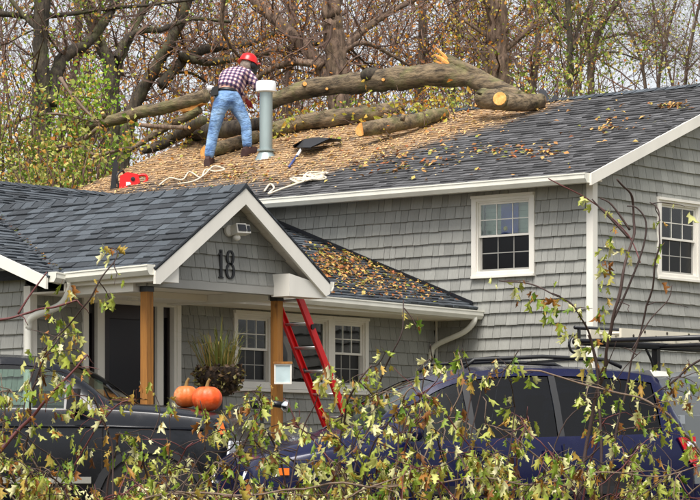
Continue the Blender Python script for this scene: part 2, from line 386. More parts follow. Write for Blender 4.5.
def clip(poly, a, b, c):                                      # keep a*s+b*z<=c
    out = []
    for i in range(len(poly)):
        p, q = poly[i], poly[(i + 1) % len(poly)]; dp = a * p[0] + b * p[1] - c; dq = a * q[0] + b * q[1] - c
        if dp <= 0: out.append(p)
        if dp * dq < 0: t = dp / (dp - dq); out.append((p[0] + (q[0] - p[0]) * t, p[1] + (q[1] - p[1]) * t))
    return out
def shingle_wall(wf, wall, s0, s1, z0, z1, holes, cuts, seed, exp=EXP):
    rnd = random.Random(seed); rest = MB(); z = z0
    while z < z1:
        s = s0 - rnd.uniform(0, 0.12)
        while s < s1:
            wdt = rnd.choice((0.09, 0.115, 0.13, 0.15, 0.17, 0.2)); a, b = max(s, s0), min(s + wdt - 0.006, s1); s += wdt
            if b - a < 0.02: continue
            jz = rnd.uniform(-0.004, 0.004); pc = [(a, b, z + jz, min(z + exp + 0.012, z1))]
            for (h0, h1, g0, g1) in holes:
                nx = []
                for (p, q, e, f) in pc:
                    if q <= h0 or p >= h1 or f <= g0 or e >= g1: nx.append((p, q, e, f)); continue
                    if p < h0: nx.append((p, h0, e, f))
                    if q > h1: nx.append((h1, q, e, f))
                    if e < g0: nx.append((max(p, h0), min(q, h1), e, g0))
                    if f > g1: nx.append((max(p, h0), min(q, h1), g1, f))
                pc = nx
            for (p, q, e, f) in pc:
                if q - p < 0.012 or f - e < 0.015: continue
                poly = [(p, e), (q, e), (q, f), (p, f)]; n0 = 4; whole = True
                for c in cuts:
                    np_ = clip(poly, *c)
                    if np_ != poly: whole = False
                    poly = np_
                    if len(poly) < 3: break
                if len(poly) < 3: continue
                if whole and f - e > 0.1 and q - p > 0.06:
                    u, v, d = proj(wf((p + q) / 2, (e + f) / 2))
                    if 5 < u < 695 and 60 < v < 372:
                        singles.append(((q - p) * (f - e) / d ** 2 * (1.25 if v < 330 else 0.4), wf, p, q, e, f, wall, rest)); continue
                emit(rest, wf, poly, e, exp)
        z += exp
    return rest
def emit(rest, wf, poly, e, exp):
    n = len(poly); of = lambda zz: 0.034 - 0.026 * (zz - e) / (exp + 0.012)
    rest.add([wf(a_, z_, of(z_)) for a_, z_ in poly] + [wf(a_, z_, 0.0) for a_, z_ in poly], [tuple(range(n))] + [(i, (i + 1) % n, n + (i + 1) % n, n + i) for i in range(n)])
def holed_wall(mb, wf, s0, s1, z0, z1, holes, th=0.1):
    xs = sorted({s0, s1, *[h[0] for h in holes], *[h[1] for h in holes]})
    for a, b in zip(xs, xs[1:]):
        zs = [z0]
        for h in sorted(holes, key=lambda h: h[2]):
            if h[0] <= a + 1e-6 and h[1] >= b - 1e-6: zs += [h[2], h[3]]
        zs.append(z1)
        for i in range(0, len(zs), 2):
            if zs[i + 1] > zs[i]: wf.bx(mb, a, b, zs[i], zs[i + 1], -th, 0)

# key dimensions read from the photograph
ZE, PIT, XE, XR = 4.31, 0.386, -0.26, 3.72                    # tall block: eave edge height, pitch, eave x, ridge x
ZR = ZE + PIT * (XR - XE); YN = 9.75; XEE = 2 * XR - XE; XB = 2 * XR
YW, YE, ZW, PW = 2.354, 1.70, 2.79, 0.37                      # wing: wall y, eave edge y, eave height, pitch
YRW = 5.6; ZRW = ZW + PW * (YRW - YE); XWW, XWE = -7.02, -7.42
XPR, YP0, ZPE, PP, HP = -5.80, 0.407, 2.84, 0.68, 1.355       # porch: ridge x, front y, eave height, pitch, half span
ZPR = ZPE + PP * HP; YPW = 0.677
zroof = lambda x: ZE + PIT * (x - XE)
zwing = lambda y: ZW + PW * (y - YE)
zporch = lambda x: ZPR - PP * abs(x - XPR)

fwW = WF((0, 0, 0), (0, 1, 0), (-1, 0, 0)); fwS = WF((0, 0, 0), (1, 0, 0), (0, -1, 0))
fwG = WF((0, YW, 0), (1, 0, 0), (0, -1, 0)); fwX = WF((XWW, 0, 0), (0, 1, 0), (-1, 0, 0)); fwP = WF((0, YPW, 0), (1, 0, 0), (0, -1, 0))
winW = (0.822, 1.772, 3.135, 4.155); winS = (1.385, 2.37, 3.135, 4.15)
trip = (-3.83, -1.39, 1.72, 2.61); dr = (-6.27, -4.73, 0.35, 2.675)
rests = []
def wall_part(name, wf, sub, cov): pass
# west wall of the tall block
m1 = MB(); holed_wall(m1, fwW, 0.002, YN - 0.2, 0, 4.24, [winW]); wW = m1.build('wall', M['under'], house); wW['label'] = 'west wall of the tall block under the long gutter'
rests.append((shingle_wall(fwW, wW, 0.055, 6.0, 0.15, 4.235, [winW], [(-PW, 1, 9)], 1), wW))
# south gable wall of the tall block
m1 = MB(); holed_wall(m1, fwS, 0.1, XB, 0, 4.24, [winS]); m1.prism([fwS(0.1, 4.242), fwS(XB, 4.242), fwS(XR, zroof(XR) - 0.16)], V((0, 0.1, 0)))
wS = m1.build('wall', M['under'], house); wS['label'] = 'gable wall of the tall block at the right'
rests.append((shingle_wall(fwS, wS, 0.06, XB, 0.15, 5.7, [winS], [(-PIT, 1, ZE - PIT * XE - 0.07), (PIT, 1, ZE + PIT * XEE - 0.07)], 2), wS))
# wing front wall with the door and the triple window
m1 = MB(); holed_wall(m1, fwG, XWW + 0.1, -0.002, 0, 2.72, [trip, dr]); wG = m1.build('wall', M['under'], house); wG['label'] = 'front wall of the low wing under the deep eave'
rests.append((shingle_wall(fwG, wG, XWW + 0.06, -0.06, 0.12, 2.70, [trip, dr], [], 3), wG))
# wing west wall
m1 = MB(); holed_wall(m1, fwX, YW + 0.002, 8.8, 0, 2.72, []); m1.prism([fwX(YW, 2.722), fwX(8.8, 2.722), fwX(YRW, ZRW - 0.15)], V((0.1, 0, 0)))
wX = m1.build('wall', M['under'], house)
rests.append((shingle_wall(fwX, wX, YW + 0.06, 5.2, 0.12, 3.8, [], [(-PW, 1, ZW - PW * YE - 0.1)], 4), wX))
# back walls close the block
m1 = MB(); m1.box(0.1, XB, YN - 0.3, YN - 0.2, 0, 4.2); m1.box(XB - 0.1, XB, 0.1, YN - 0.3, 0, 4.2); m1.prism([V((0.1, YN - 0.3, 4.2)), V((XB, YN - 0.3, 4.2)), V((XR, YN - 0.3, ZR - 0.2))], V((0, 0.1, 0)))
m1.box(XWW + 0.1, -0.002, 8.7, 8.8, 0, 2.7); m1.build('back_wall', M['greyp'], house)
# porch gable triangle
m1 = MB(); m1.prism([V((-7.05, YPW, 2.76)), V((-4.58, YPW, 2.76)), V((XPR, YPW, ZPR - 0.14))], V((0, 0.09, 0)))
wP = m1.build('gable_wall', M['under'], house)
rests.append((shingle_wall(fwP, wP, -7.05, -4.55, 2.745, 3.7, [], [(-PP, 1, ZPR - 0.10 - PP * XPR), (PP, 1, ZPR - 0.10 + PP * XPR)], 5, 0.142), wP))
# the 300 shingles that show largest are objects of their own
singles.sort(key=lambda t: -t[0])
for k, (sz, wf, p, q, e, f, wall, rest) in enumerate(singles):
    if k < 300:
        o = link('siding_shingle', UNIT, wall)
        o.matrix_basis = Matrix(((-wf.s.x * (q - p), wf.n.x, 0, 0), (-wf.s.y * (q - p), wf.n.y, 0, 0), (0, 0, (f - e), 0), (0, 0, 0, 1)))
        o.location = wf((p + q) / 2, e)
    else: emit(rest, wf, [(p, e), (q, e), (q, f), (p, f)], e, 0.15)
for rest, wall in rests: kind(rest.build('siding', M['siding'], wall, fix=False), 'stuff')

# ---- trim boards
def part(name, mat, fn, parent=house, smooth=False, label=None):
    m = MB(); fn(m); o = m.build(name, mat, parent, smooth)
    if label: o['label'] = label
    return o
part('corner_board', M['white'], lambda m: (m.box(-0.04, 0.0, -0.04, 0.055, 0, 4.235), m.box(0.001, 0.06, -0.04, -0.001, 0, 4.24)))
part('corner_board', M['white'], lambda m: (m.box(XWW - 0.04, XWW, YW - 0.04, YW + 0.06, 0, 2.72), m.box(XWW + 0.001, XWW + 0.06, YW - 0.04, YW - 0.001, 0, 2.72)))
part('corner_board', M['white'], lambda m: m.box(-0.05, -0.03, YW - 0.05, YW - 0.026, 0, 2.7))
# tall block: roof deck, rake boards, soffit
def slab(m, x0, z0, x1, z1, y0, y1, th): m.prism([V((x0, y0, z0)), V((x1, y0, z1)), V((x1, y0, z1 - th)), V((x0, y0, z0 - th))], V((0, y1 - y0, 0)))
roofT = part('roof', M['deck'], lambda m: (slab(m, XE, ZE - 0.02, XR, ZR - 0.02, -0.15, YN, 0.05), slab(m, XR, ZR - 0.021, XEE, ZE - 0.02, -0.15, YN, 0.05)), label='main roof dusted with sawdust')
RK = 0.14
part('rake_board', M['white'], lambda m: slab(m, XE - 0.02, ZE - 0.01 - 0.008, XR, ZR - 0.01, -0.185, -0.152, RK))
part('rake_board', M['white'], lambda m: slab(m, XR + 0.001, ZR - 0.01, XEE + 0.02, ZE - 0.018, -0.185, -0.152, RK))
part('soffit', M['soffit'], lambda m: (slab(m, XE + 0.01, ZE - 0.09, XR, ZR - 0.09, -0.15, -0.002, 0.02), slab(m, XR, ZR - 0.09, XEE, ZE - 0.09, -0.15, -0.002, 0.02)))
part('soffit', M['soffit'], lambda m: m.box(XE + 0.02, -0.002, -0.15, YN, 4.215, 4.238))
part('fascia', M['white'], lambda m: m.box(XE, XE + 0.02, -0.15, YN, 4.19, 4.285))
# gutters: an open trough swept along the eave
def gutter(a, b, out, name='gutter', hgt=0.105, dep=0.115):
    pr = [(0, 0), (dep * .72, 0), (dep, hgt * .42), (dep, hgt * .82), (dep * 1.06, hgt * .86), (dep * 1.06, hgt), (dep * .9, hgt), (dep * .88, hgt * .45), (dep * .66, .012), (.012, .012), (.012, hgt), (0, hgt)]
    m = MB(); m.prism([a + out * o + UP * (z - hgt) for o, z in pr], b - a)
    for e_, s_ in ((a, 0.004), (b, -0.004)):
        t = (b - a).normalized(); m.prism([e_ + t * s_ + out * o + UP * (z - hgt) for o, z in [(0, 0), (dep * .72, 0), (dep, hgt * .42), (dep, hgt), (0, hgt)]], t * s_)
    return m.build(name, M['gutter'], house)
gutter(V((XE, -0.16, ZE - 0.015)), V((XE, YN, ZE - 0.02)), V((-1, 0, 0)), hgt=0.115)
gutter(V((XPR + HP + 0.1, YE, ZW - 0.005)), V((-0.03, YE, ZW - 0.055)), V((0, -1, 0)))
gutter(V((XWE + 0.02, YE, ZW + 0.03)), V((XPR - HP - 0.1, YE, ZW + 0.015)), V((0, -1, 0)))
gutter(V((XPR - HP, YP0 + 0.01, ZPE + 0.01)), V((XPR - HP, YE - 0.1, ZPE - 0.02)), V((-1, 0, 0)))
gutter(V((XPR + HP, YP0 + 0.01, ZPE - 0.02)), V((XPR + HP, YE - 0.1, ZPE - 0.04)), V((1, 0, 0)))
def downspout(pts, r=0.036):
    m = MB(); m.tube(cr(pts, 5), r, 8); return m.build('downspout', M['gutter'], house, smooth='all')
gx = -0.35
downspout([V((-0.17, YE - 0.07, ZW - 0.13)), V((-0.17, YE - 0.06, ZW - 0.2)), V((-0.17, YE + 0.1, ZW - 0.32)), V((-0.17, YW - 0.14, ZW - 0.46)), V((-0.17, YW - 0.055, ZW - 0.58)), V((-0.17, YW - 0.05, ZW - 0.75)), V((-0.17, YW - 0.05, 0.1))])
downspout([V((-7.14, YE - 0.07, ZW - 0.07)), V((-7.14, YE - 0.06, ZW - 0.15)), V((-7.13, YE + 0.1, ZW - 0.30)), V((-7.12, YW - 0.15, ZW - 0.40)), V((-7.1, YW - 0.06, ZW - 0.52)), V((-7.1, YW - 0.05, ZW - 0.7)), V((-7.1, YW - 0.05, 0.1))], 0.042)

# wing roof
def slabY(m, y0, z0, y1, z1, x0, x1, th): m.prism([V((x0, y0, z0)), V((x0, y1, z1)), V((x0, y1, z1 - th)), V((x0, y0, z0 - th))], V((x1 - x0, 0, 0)))
roofW = part('roof', M['deck'], lambda m: (slabY(m, YE, ZW - 0.02, YRW, ZRW - 0.02, XWE, -0.003, 0.05), slabY(m, YRW, ZRW - 0.021, 2 * YRW - YE, ZW - 0.02, XWE, -0.003, 0.05)), label='low wing roof littered with leaves')
part('rake_board', M['white'], lambda m: slabY(m, YE - 0.02, ZW - 0.018, YRW, ZRW - 0.01, XWE - 0.035, XWE - 0.002, 0.13))
part('fascia', M['white'], lambda m: m.box(XWW - 0.03, XPR - HP, YE, YE + 0.02, ZW - 0.16, ZW - 0.045))
part('fascia', M['white'], lambda m: m.box(XPR + HP, -0.003, YE, YE + 0.02, ZW - 0.16, ZW - 0.045))
part('soffit', M['soffit'], lambda m: (m.box(XWW - 0.03, -0.003, YE + 0.02, YW - 0.002, ZW - 0.16, ZW - 0.14), slabY(m, YW, zwing(YW) - 0.1, YRW, ZRW - 0.1, XWE, XWW - 0.002, 0.02)))
# porch roof
def porch_deck(m):
    for s in (-1, 1):
        m.prism([V((XPR, YP0 + 0.02, ZPR - 0.02 - (0.001 if s > 0 else 0))), V((XPR + s * HP, YP0 + 0.02, ZPE - 0.02)), V((XPR + s * HP, YP0 + 0.02, ZPE - 0.06)), V((XPR, YP0 + 0.02, ZPR - 0.06))], V((0, 4.3, 0)))
roofP = part('porch_roof', M['deck'], porch_deck)
for s in (-1, 1):
    def barge(m):
        h = 0.155
        x1 = XPR + s * (HP + 0.02); z1 = ZPR - PP * (HP + 0.02)
        m.prism([V((XPR, YP0 - 0.012, ZPR - 0.03)), V((x1, YP0 - 0.012, z1 - 0.03)), V((x1, YP0 - 0.012, z1 - 0.17 + (0.03 if s > 0 else 0))), V((XPR + s * (HP - .05), YP0 - 0.012, z1 - 0.17)), V((XPR, YP0 - 0.012, ZPR - h - 0.05))], V((0, 0.032, 0)))
    part('rake_board', M['white'], barge)
    part('drip_edge', M['deck'], lambda m: m.prism([V((XPR, YP0 - 0.016, ZPR - 0.001)), V((XPR + s * (HP + .02), YP0 - 0.016, ZPE - .016)), V((XPR + s * (HP + .02), YP0 - 0.016, ZPE - .05)), V((XPR, YP0 - 0.016, ZPR - 0.035))], V((0, 0.02, 0))))
    def box_return(m):
        xa, xb = (XPR + HP - 0.62, XPR + HP - 0.0) if s > 0 else (XPR - HP + 0.0, XPR - HP + 0.36)
        zb = 2.635 if s > 0 else 2.685
        poly = [V((xa, YP0 + 0.021, zb)), V((xb, YP0 + 0.021, zb)), V((xb, YP0 + 0.021, zporch(xb) - 0.07)), V((xa, YP0 + 0.021, min(zporch(xa) - 0.07, zb + 0.24)))]
        m.prism(poly, V((0, 0.255 if s > 0 else 1.2, 0)))
    part('cornice_return', M['white'], box_return)
    for k in range(9):                                         # soffit boards under the porch rake
        def sb(m):
            a0, a1 = k / 9 * (HP - 0.12), (k + 1) / 9 * (HP - 0.12) - 0.006
            m.prism([V((XPR + s * a0, YP0 + 0.022, ZPR - 0.075 - PP * a0)), V((XPR + s * a1, YP0 + 0.022, ZPR - 0.075 - PP * a1)), V((XPR + s * a1, YP0 + 0.022, ZPR - 0.09 - PP * a1)), V((XPR + s * a0, YP0 + 0.022, ZPR - 0.09 - PP * a0))], V((0, 0.255, 0)))
        part('soffit_board', M['soffit'], sb)
part('frieze_board', M['greyp'], lambda m: m.box(-7.0, -4.87, YPW - 0.03, YPW - 0.002, 2.655, 2.745))
part('porch_header', M['greyp'], lambda m: m.box(-7.02, -4.85, YPW, YPW + 0.14, 2.658, 2.758))
part('porch_beam', M['white'], lambda m: (m.box(-7.06, -6.92, YPW + 0.14, YE - 0.0, 2.60, 2.70),))
part('porch_beam', M['white'], lambda m: m.box(-4.96, -4.84, YPW + 0.141, YW - 0.03, 2.61, 2.70))
part('porch_ceiling', M['soffit'], lambda m: m.box(-7.1, -4.5, YPW + 0.02, YE + 0.02, 2.702, 2.72))
part('ceiling_trim', M['soffit'], lambda m: m.box(XPR - HP + 0.002, XPR + HP - 0.002, YE, YE + 0.019, ZW - 0.16, 2.7))
part('porch_floor', M['concrete'], lambda m: m.box(-7.3, -4.4, 0.5, YW - 0.02, -0.1, 0.35))
for px, nm in ((-6.93, 0), (-4.90, 1)):
    po = part('porch_post', M['pine'], lambda m: m.obox(V((px, YPW + 0.07, (0.35 + 2.64) / 2)), V((0.047, 0, 0)), V((0, 0.047, 0)), V((0, 0, (2.64 - 0.35) / 2))))
    part('post_bracket', M['black'], lambda m: m.box(px - 0.052, px + 0.052, YPW + 0.018, YPW + 0.122, 2.60, 2.657), po)
part('header_cleat', M['white'], lambda m: m.box(-6.0, -5.9, YW - 0.5, YW - 0.44, 2.60, 2.70))

# ---- roof shingles: every tab has its own butt edge and thickness
def tabs(o, A, U, Nn, la, lu, expo, keep, seed, lift=0.0):
    rnd = random.Random(seed); out = []; k = 0
    while k * expo < lu:
        a = -rnd.uniform(0, 0.3); u0 = k * expo; u1 = min(u0 + expo * 1.25, lu)
        while a < la:
            wd = rnd.uniform(0.09, 0.23); a0, a1 = max(a, 0), min(a + wd - 0.004, la); a += wd
            if a1 - a0 < 0.03: continue
            c = o + A * ((a0 + a1) / 2) + U * (u0 + expo / 2)
            if not keep(c): continue
            t = 0.012 + rnd.choice((0, 0, 0.009)) + rnd.uniform(0, 0.003); d0 = rnd.uniform(-0.008, 0.006)
            out.append((c, o, a0, a1, u0 + d0, u1, t))
        k += 1
    return out
TAB = MB()
TAB.add([V((-.5, 0, -0.02)), V((.5, 0, -0.02)), V((.5, 0, 1)), V((-.5, 0, 1)), V((-.5, 1, 0)), V((.5, 1, 0)), V((.5, 1.15, .05)), V((-.5, 1.15, .05)), V((.5, .15, 1)), V((-.5, .15, 1))], [(0, 1, 5, 4), (4, 5, 6, 7), (7, 6, 8, 9), (1, 2, 8, 6, 5), (0, 4, 7, 9, 3)])
def emit_tab(mb, A, U, Nn, t):
    c, o, a0, a1, u0, u1, th = t
    p = lambda a, u, h: o + A * a + U * u + Nn * h
    mb.add([p(a0, u0, -0.01), p(a1, u0, -0.01), p(a0, u0, th), p(a1, u0, th), p(a1, u1, 0.001), p(a0, u1, 0.001)], [(0, 1, 3, 2), (2, 3, 4, 5), (1, 4, 3), (0, 2, 5)])
def roof_cover(roof, mat, o, A, U, la, lu, keep, seed, expo=0.115, solo=0, name='roof_shingles'):
    Nn = A.cross(U).normalized(); Nn = Nn if Nn.z > 0 else -Nn
    ts = tabs(o, A, U, Nn, la, lu, expo, keep, seed)
    if solo:
        me = TAB.mesh('roof_shingle', mat)
        vis = sorted(ts, key=lambda t: (0 if (5 < proj(t[0])[0] < 240) else 1, proj(t[0])[2]))
        for t in vis[:solo]:
            c, oo, a0, a1, u0, u1, th = t
            ob = link('roof_shingle', me, roof); X_ = A * (a1 - a0); Z_ = U * (u1 - u0); Y_ = Nn * th
            ob.matrix_basis = Matrix(((X_.x, Y_.x, Z_.x, 0), (X_.y, Y_.y, Z_.y, 0), (X_.z, Y_.z, Z_.z, 0), (0, 0, 0, 1)))
            ob.matrix_basis.translation = oo + A * ((a0 + a1) / 2) + U * u0 + Nn * 0.001
        ts = vis[solo:]
    m = MB()
    for t in ts: emit_tab(m, A, U, Nn, t)
    kind(m.build(name, mat, roof, fix=False), 'stuff')
sT = V((1, 0, PIT)).normalized(); sE = V((-1, 0, PIT)).normalized(); sW = V((0, 1, PW)).normalized(); sWn = V((0, -1, PW)).normalized()
sPw = V((1, 0, PP)).normalized(); sPe = V((-1, 0, PP)).normalized()
roof_cover(roofT, M['roofd'], V((XE - 0.02, -0.165, ZE - 0.02)), V((0, 1, 0)), sT, YN + 0.16, (XR - XE + 0.02) / sT.x, lambda c: True, 21, 0.125)
roof_cover(roofT, M['roof'], V((XEE + 0.02, -0.165, ZE - 0.02)), V((0, 1, 0)), sE, YN + 0.16, (XR - XE + 0.02) / sT.x, lambda c: True, 22, 0.25)
inporch = lambda c: abs(c.x - XPR) < HP and c.z < zporch(c.x) - 0.03
roof_cover(roofW, M['roof'], V((XWE - 0.02, YE - 0.02, ZW - 0.02)), V((1, 0, 0)), sW, -XWE, (YRW - YE + 0.02) / sW.y, lambda c: not inporch(c), 23, 0.125)
roof_cover(roofW, M['roof'], V((XWE - 0.02, 2 * YRW - YE + 0.02, ZW - 0.02)), V((1, 0, 0)), sWn, -XWE, (YRW - YE + 0.02) / sW.y, lambda c: True, 24, 0.25)
outw = lambda c: c.z > zwing(c.y) - 0.04
roof_cover(roofP, M['roof'], V((XPR - HP - 0.02, YP0 - 0.02, ZPE - 0.034)), V((0, 1, 0)), sPw, 4.3, (HP + 0.02) / sPw.x, outw, 25, 0.118, solo=300)
roof_cover(roofP, M['roof'], V((XPR + HP + 0.02, YP0 - 0.02, ZPE - 0.034)), V((0, 1, 0)), sPe, 4.3, (HP + 0.02) / sPw.x, outw, 26, 0.118)
# ridge caps
def cap_mesh(p, wd, ln, th=0.014):
    m = MB(); c = V((0, 0, 0))
    for s in (-1, 1):
        a, b = V((0, 0, th)), V((s * wd, 0, -p * wd + th * 0.6)); e = V((0, ln, -0.012))
        m.add([a, b, b + e, a + e, V((0, 0, -0.03)), b - UP * 0.03], [(0, 1, 2, 3), (0, 4, 5, 1)])
    return m
cm = cap_mesh(PP, 0.11, 0.2).mesh('ridge_cap', M['roof']); y = YP0 - 0.02
while y < 4.25:
    o = link('ridge_cap', cm, roofP); o.location = (XPR, y, ZPR + 0.002); o.scale = (R(0.93, 1.05), 1, R(0.95, 1.3)); y += 0.165
m = MB(); y = -0.17
while y < YN:
    c = cap_mesh(PIT, 0.12, 0.2, 0.02); m.add([q + V((XR, y, ZR + 0.004 + R(0, .005))) for q in c.v], c.f); y += 0.165
kind(m.build('ridge_caps', M['roof'], roofT, fix=False), 'stuff')
m = MB(); x = XWE
while x < -0.1:
    c = cap_mesh(PW, 0.12, 0.2, 0.02); m.add([V((x + q.y, YRW + q.x, ZRW + 0.004 + q.z)) for q in c.v], c.f); x += 0.165
kind(m.build('ridge_caps', M['roof'], roofW, fix=False), 'stuff')
part('flashing', M['black'], lambda m: m.prism([V((-0.046, YE + 0.05, zwing(YE + 0.05) + 0.005)), V((-0.046, YRW, ZRW + 0.005)), V((-0.046, YRW, ZRW + 0.06)), V((-0.046, YE + 0.05, zwing(YE + 0.05) + 0.05))], V((0.008, 0, 0))), roofW)

# ---- windows
def sash(wf, win, a0, a1, z0, z1, o, cols, rows, mat, fw=0.03, pane=None, mw=0.011):
    m = MB(); th = 0.022
    for (p, q, e, f) in ((a0, a0 + fw, z0, z1), (a1 - fw, a1, z0, z1), (a0 + fw, a1 - fw, z0, z0 + fw), (a0 + fw, a1 - fw, z1 - fw, z1)): wf.bx(m, p, q, e, f, o - th, o)
    m.build('sash', mat, win)
    if cols * rows > 1:
        m = MB()
        for c in range(1, cols): x = lerp(a0 + fw, a1 - fw, c / cols); wf.bx(m, x - mw / 2, x + mw / 2, z0 + fw, z1 - fw, o - th * .7, o - th * .2)
        for r in range(1, rows): z = lerp(z0 + fw, z1 - fw, r / rows); wf.bx(m, a0 + fw, a1 - fw, z - mw / 2, z + mw / 2, o - th * .72, o - th * .22)
        m.build('muntin', mat, win)
    for c in range(cols):
        for r in range(rows):
            x0, x1 = lerp(a0 + fw, a1 - fw, c / cols), lerp(a0 + fw, a1 - fw, (c + 1) / cols); y0, y1 = lerp(z0 + fw, z1 - fw, r / rows), lerp(z0 + fw, z1 - fw, (r + 1) / rows)
            m = MB(); wf.bx(m, x0 + 0.0005, x1 - 0.0005, y0 + 0.0005, y1 - 0.0005, o - th * .62, o - th * .42); m.build('pane', pane or M['pane'], win)
def casing(wf, name, a0, a1, z0, z1, cw=0.07, o=0.045, rev=0.1):
    m = MB()
    for (p, q, e, f, oo) in ((a0, a0 + cw, z0, z1, o), (a1 - cw, a1, z0, z1, o), (a0 + cw, a1 - cw, z0, z0 + cw, o - 0.004), (a0 + cw, a1 - cw, z1 - cw, z1, o - 0.003)): wf.bx(m, p, q, e, f, -rev, oo)
    wf.bx(m, a0 + 0.002, a1 - 0.002, z1 - 0.035, z1 - 0.002, o - 0.002, o + 0.02); wf.bx(m, a0 + 0.002, a1 - 0.002, z0 + 0.002, z0 + 0.03, o - 0.002, o + 0.018)
    # inner stop bead
    c2 = cw + 0.018
    for (p, q, e, f) in ((a0 + cw, a0 + c2, z0 + cw, z1 - cw), (a1 - c2, a1 - cw, z0 + cw, z1 - cw), (a0 + c2, a1 - c2, z1 - c2, z1 - cw), (a0 + c2, a1 - c2, z0 + cw, z0 + c2)): wf.bx(m, p, q, e, f, -rev, 0.022)
    return m.build(name, M['white'], house)
scr = glass_mat('screened_pane', (0.16, 0.16, 0.19, 1), 0.96, 0.3, 0.0)
def dbl_hung(wf, a0, a1, z0, z1, label, cols=3, rows=2, pics=False, cw=0.07, blind=True, dark=False):
    win = casing(wf, 'window', a0, a1, z0, z1, cw)
    if label: win['label'] = label
    b = cw + 0.018; zm = (z0 + z1) / 2 + 0.01
    sash(wf, win, a0 + b, a1 - b, zm - 0.016, z1 - b, 0.0, cols, rows, M['white'], 0.026)
    sash(wf, win, a0 + b, a1 - b, z0 + b, zm + 0.012, -0.028, cols, rows, M['greyp'], 0.026, pane=scr)
    if blind:
        m = MB()
        for k in range(7): za = lerp(zm + .03, z1 - b, k / 7); wf.bx(m, a0 + b, a1 - b, za + 0.002, za + (z1 - b - zm - .03) / 7, -0.15 + (k % 2) * 0.006, -0.142 + (k % 2) * 0.006)
        m.build('blind', M['blind'], win)
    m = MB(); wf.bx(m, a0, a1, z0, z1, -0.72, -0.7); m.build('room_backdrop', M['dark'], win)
    if pics:
        t = (a1 - a0 - 2 * b) / 3
        m = MB(); wf.bx(m, a0 + b + t, a0 + b + 2 * t, zm + .03, z1 - b, -0.12, -0.11); po = m.build('poster', M['bluep'], win)
        m = MB(); m.ball(wf(a0 + b + t * 1.72, zm + .09, -0.105), 0.028, 0.028, 0.03); m.build('poster_spot', M['yellowp'], win)
    return win
dbl_hung(fwW, *winW, 'white double hung window with a blue picture behind its middle panes', pics=True)
dbl_hung(fwS, *winS, 'white double hung window with pale green blind')
sw = 0.7
dbl_hung(fwG, trip[0], trip[0] + sw, trip[2], trip[3], None, 3, 2, cw=0.06, blind=False)
dbl_hung(fwG, trip[1] - sw, trip[1], trip[2], trip[3], None, 3, 2, cw=0.06, blind=False)
cw_ = casing(fwG, 'window', trip[0] + sw + 0.001, trip[1] - sw - 0.001, trip[2], trip[3], 0.055)
cw_['label'] = 'wide middle picture window of the wing'
sash(fwG, cw_, trip[0] + sw + 0.07, trip[1] - sw - 0.07, trip[2] + 0.07, trip[3] - 0.07, -0.01, 1, 1, M['white'], 0.026)
part('window_sill', M['white'], lambda m: fwG.bx(m, trip[0] - 0.03, trip[1] + 0.03, trip[2] - 0.035, trip[2] - 0.002, 0.0, 0.085))
# ---- front door with sidelights
dm = MB(); a0, a1, z0, z1 = dr
for (p, q, e, f) in ((a0, a0 + 0.075, z0, z1), (a1 - 0.115, a1, z0, z1), (a0 + .075, a1 - .115, z1 - 0.085, z1)): fwG.bx(dm, p, q, e, f, -0.1, 0.05)
fwG.bx(dm, a0 + 0.23, a0 + 0.34, z0, z1 - 0.085, -0.1, 0.03); fwG.bx(dm, a1 - 0.37, a1 - 0.27, z0, z1 - 0.085, -0.1, 0.03); fwG.bx(dm, a1 - 0.075, a1 - 0.06, z0, z1 - 0.002, 0.05, 0.062)
door = dm.build('door', M['white'], house); door['label'] = 'dark front door with glass and white frame under the porch'
for (p, q) in ((a0 + 0.075, a0 + 0.23), (a1 - 0.27, a1 - 0.115)):
    m = MB(); fwG.bx(m, p, p + 0.035, z0, z1 - .085, -0.06, -0.02); fwG.bx(m, q - 0.035, q, z0, z1 - .085, -0.06, -0.02); fwG.bx(m, p + .035, q - .035, z0, z0 + 0.5, -0.06, -0.021); fwG.bx(m, p + .035, q - .035, z1 - .2, z1 - .085, -0.06, -0.021); m.build('sidelight', M['door'], door)
    m = MB(); fwG.bx(m, p + .035, q - .035, z0 + .5, z1 - .2, -0.05, -0.045); m.build('pane', scr, door)
p, q = a0 + 0.34, a1 - 0.37
m = MB(); fwG.bx(m, p, p + 0.11, z0, z1 - .085, -0.06, -0.01); fwG.bx(m, q - 0.11, q, z0, z1 - .085, -0.06, -0.01); fwG.bx(m, p + .11, q - .11, z0, z0 + .35, -0.06, -0.011); fwG.bx(m, p + .11, q - .11, z1 - .24, z1 - .085, -0.06, -0.011); m.build('door_leaf', M['door'], door)
m = MB(); fwG.bx(m, p + .11, q - .11, z0 + .35, z1 - .24, -0.045, -0.04); m.build('pane', scr, door)
m = MB(); m.ball(fwG(q - 0.05, 1.35, 0.03), 0.03, 0.03, 0.03); m.build('handle', M['chrome'], door, smooth='all')
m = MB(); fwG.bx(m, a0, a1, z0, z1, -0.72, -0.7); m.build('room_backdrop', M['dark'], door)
m = MB(); fwG.bx(m, trip[0], trip[1], trip[2], trip[3], -0.82, -0.8); m.build('room_backdrop', M['dark'], cw_)

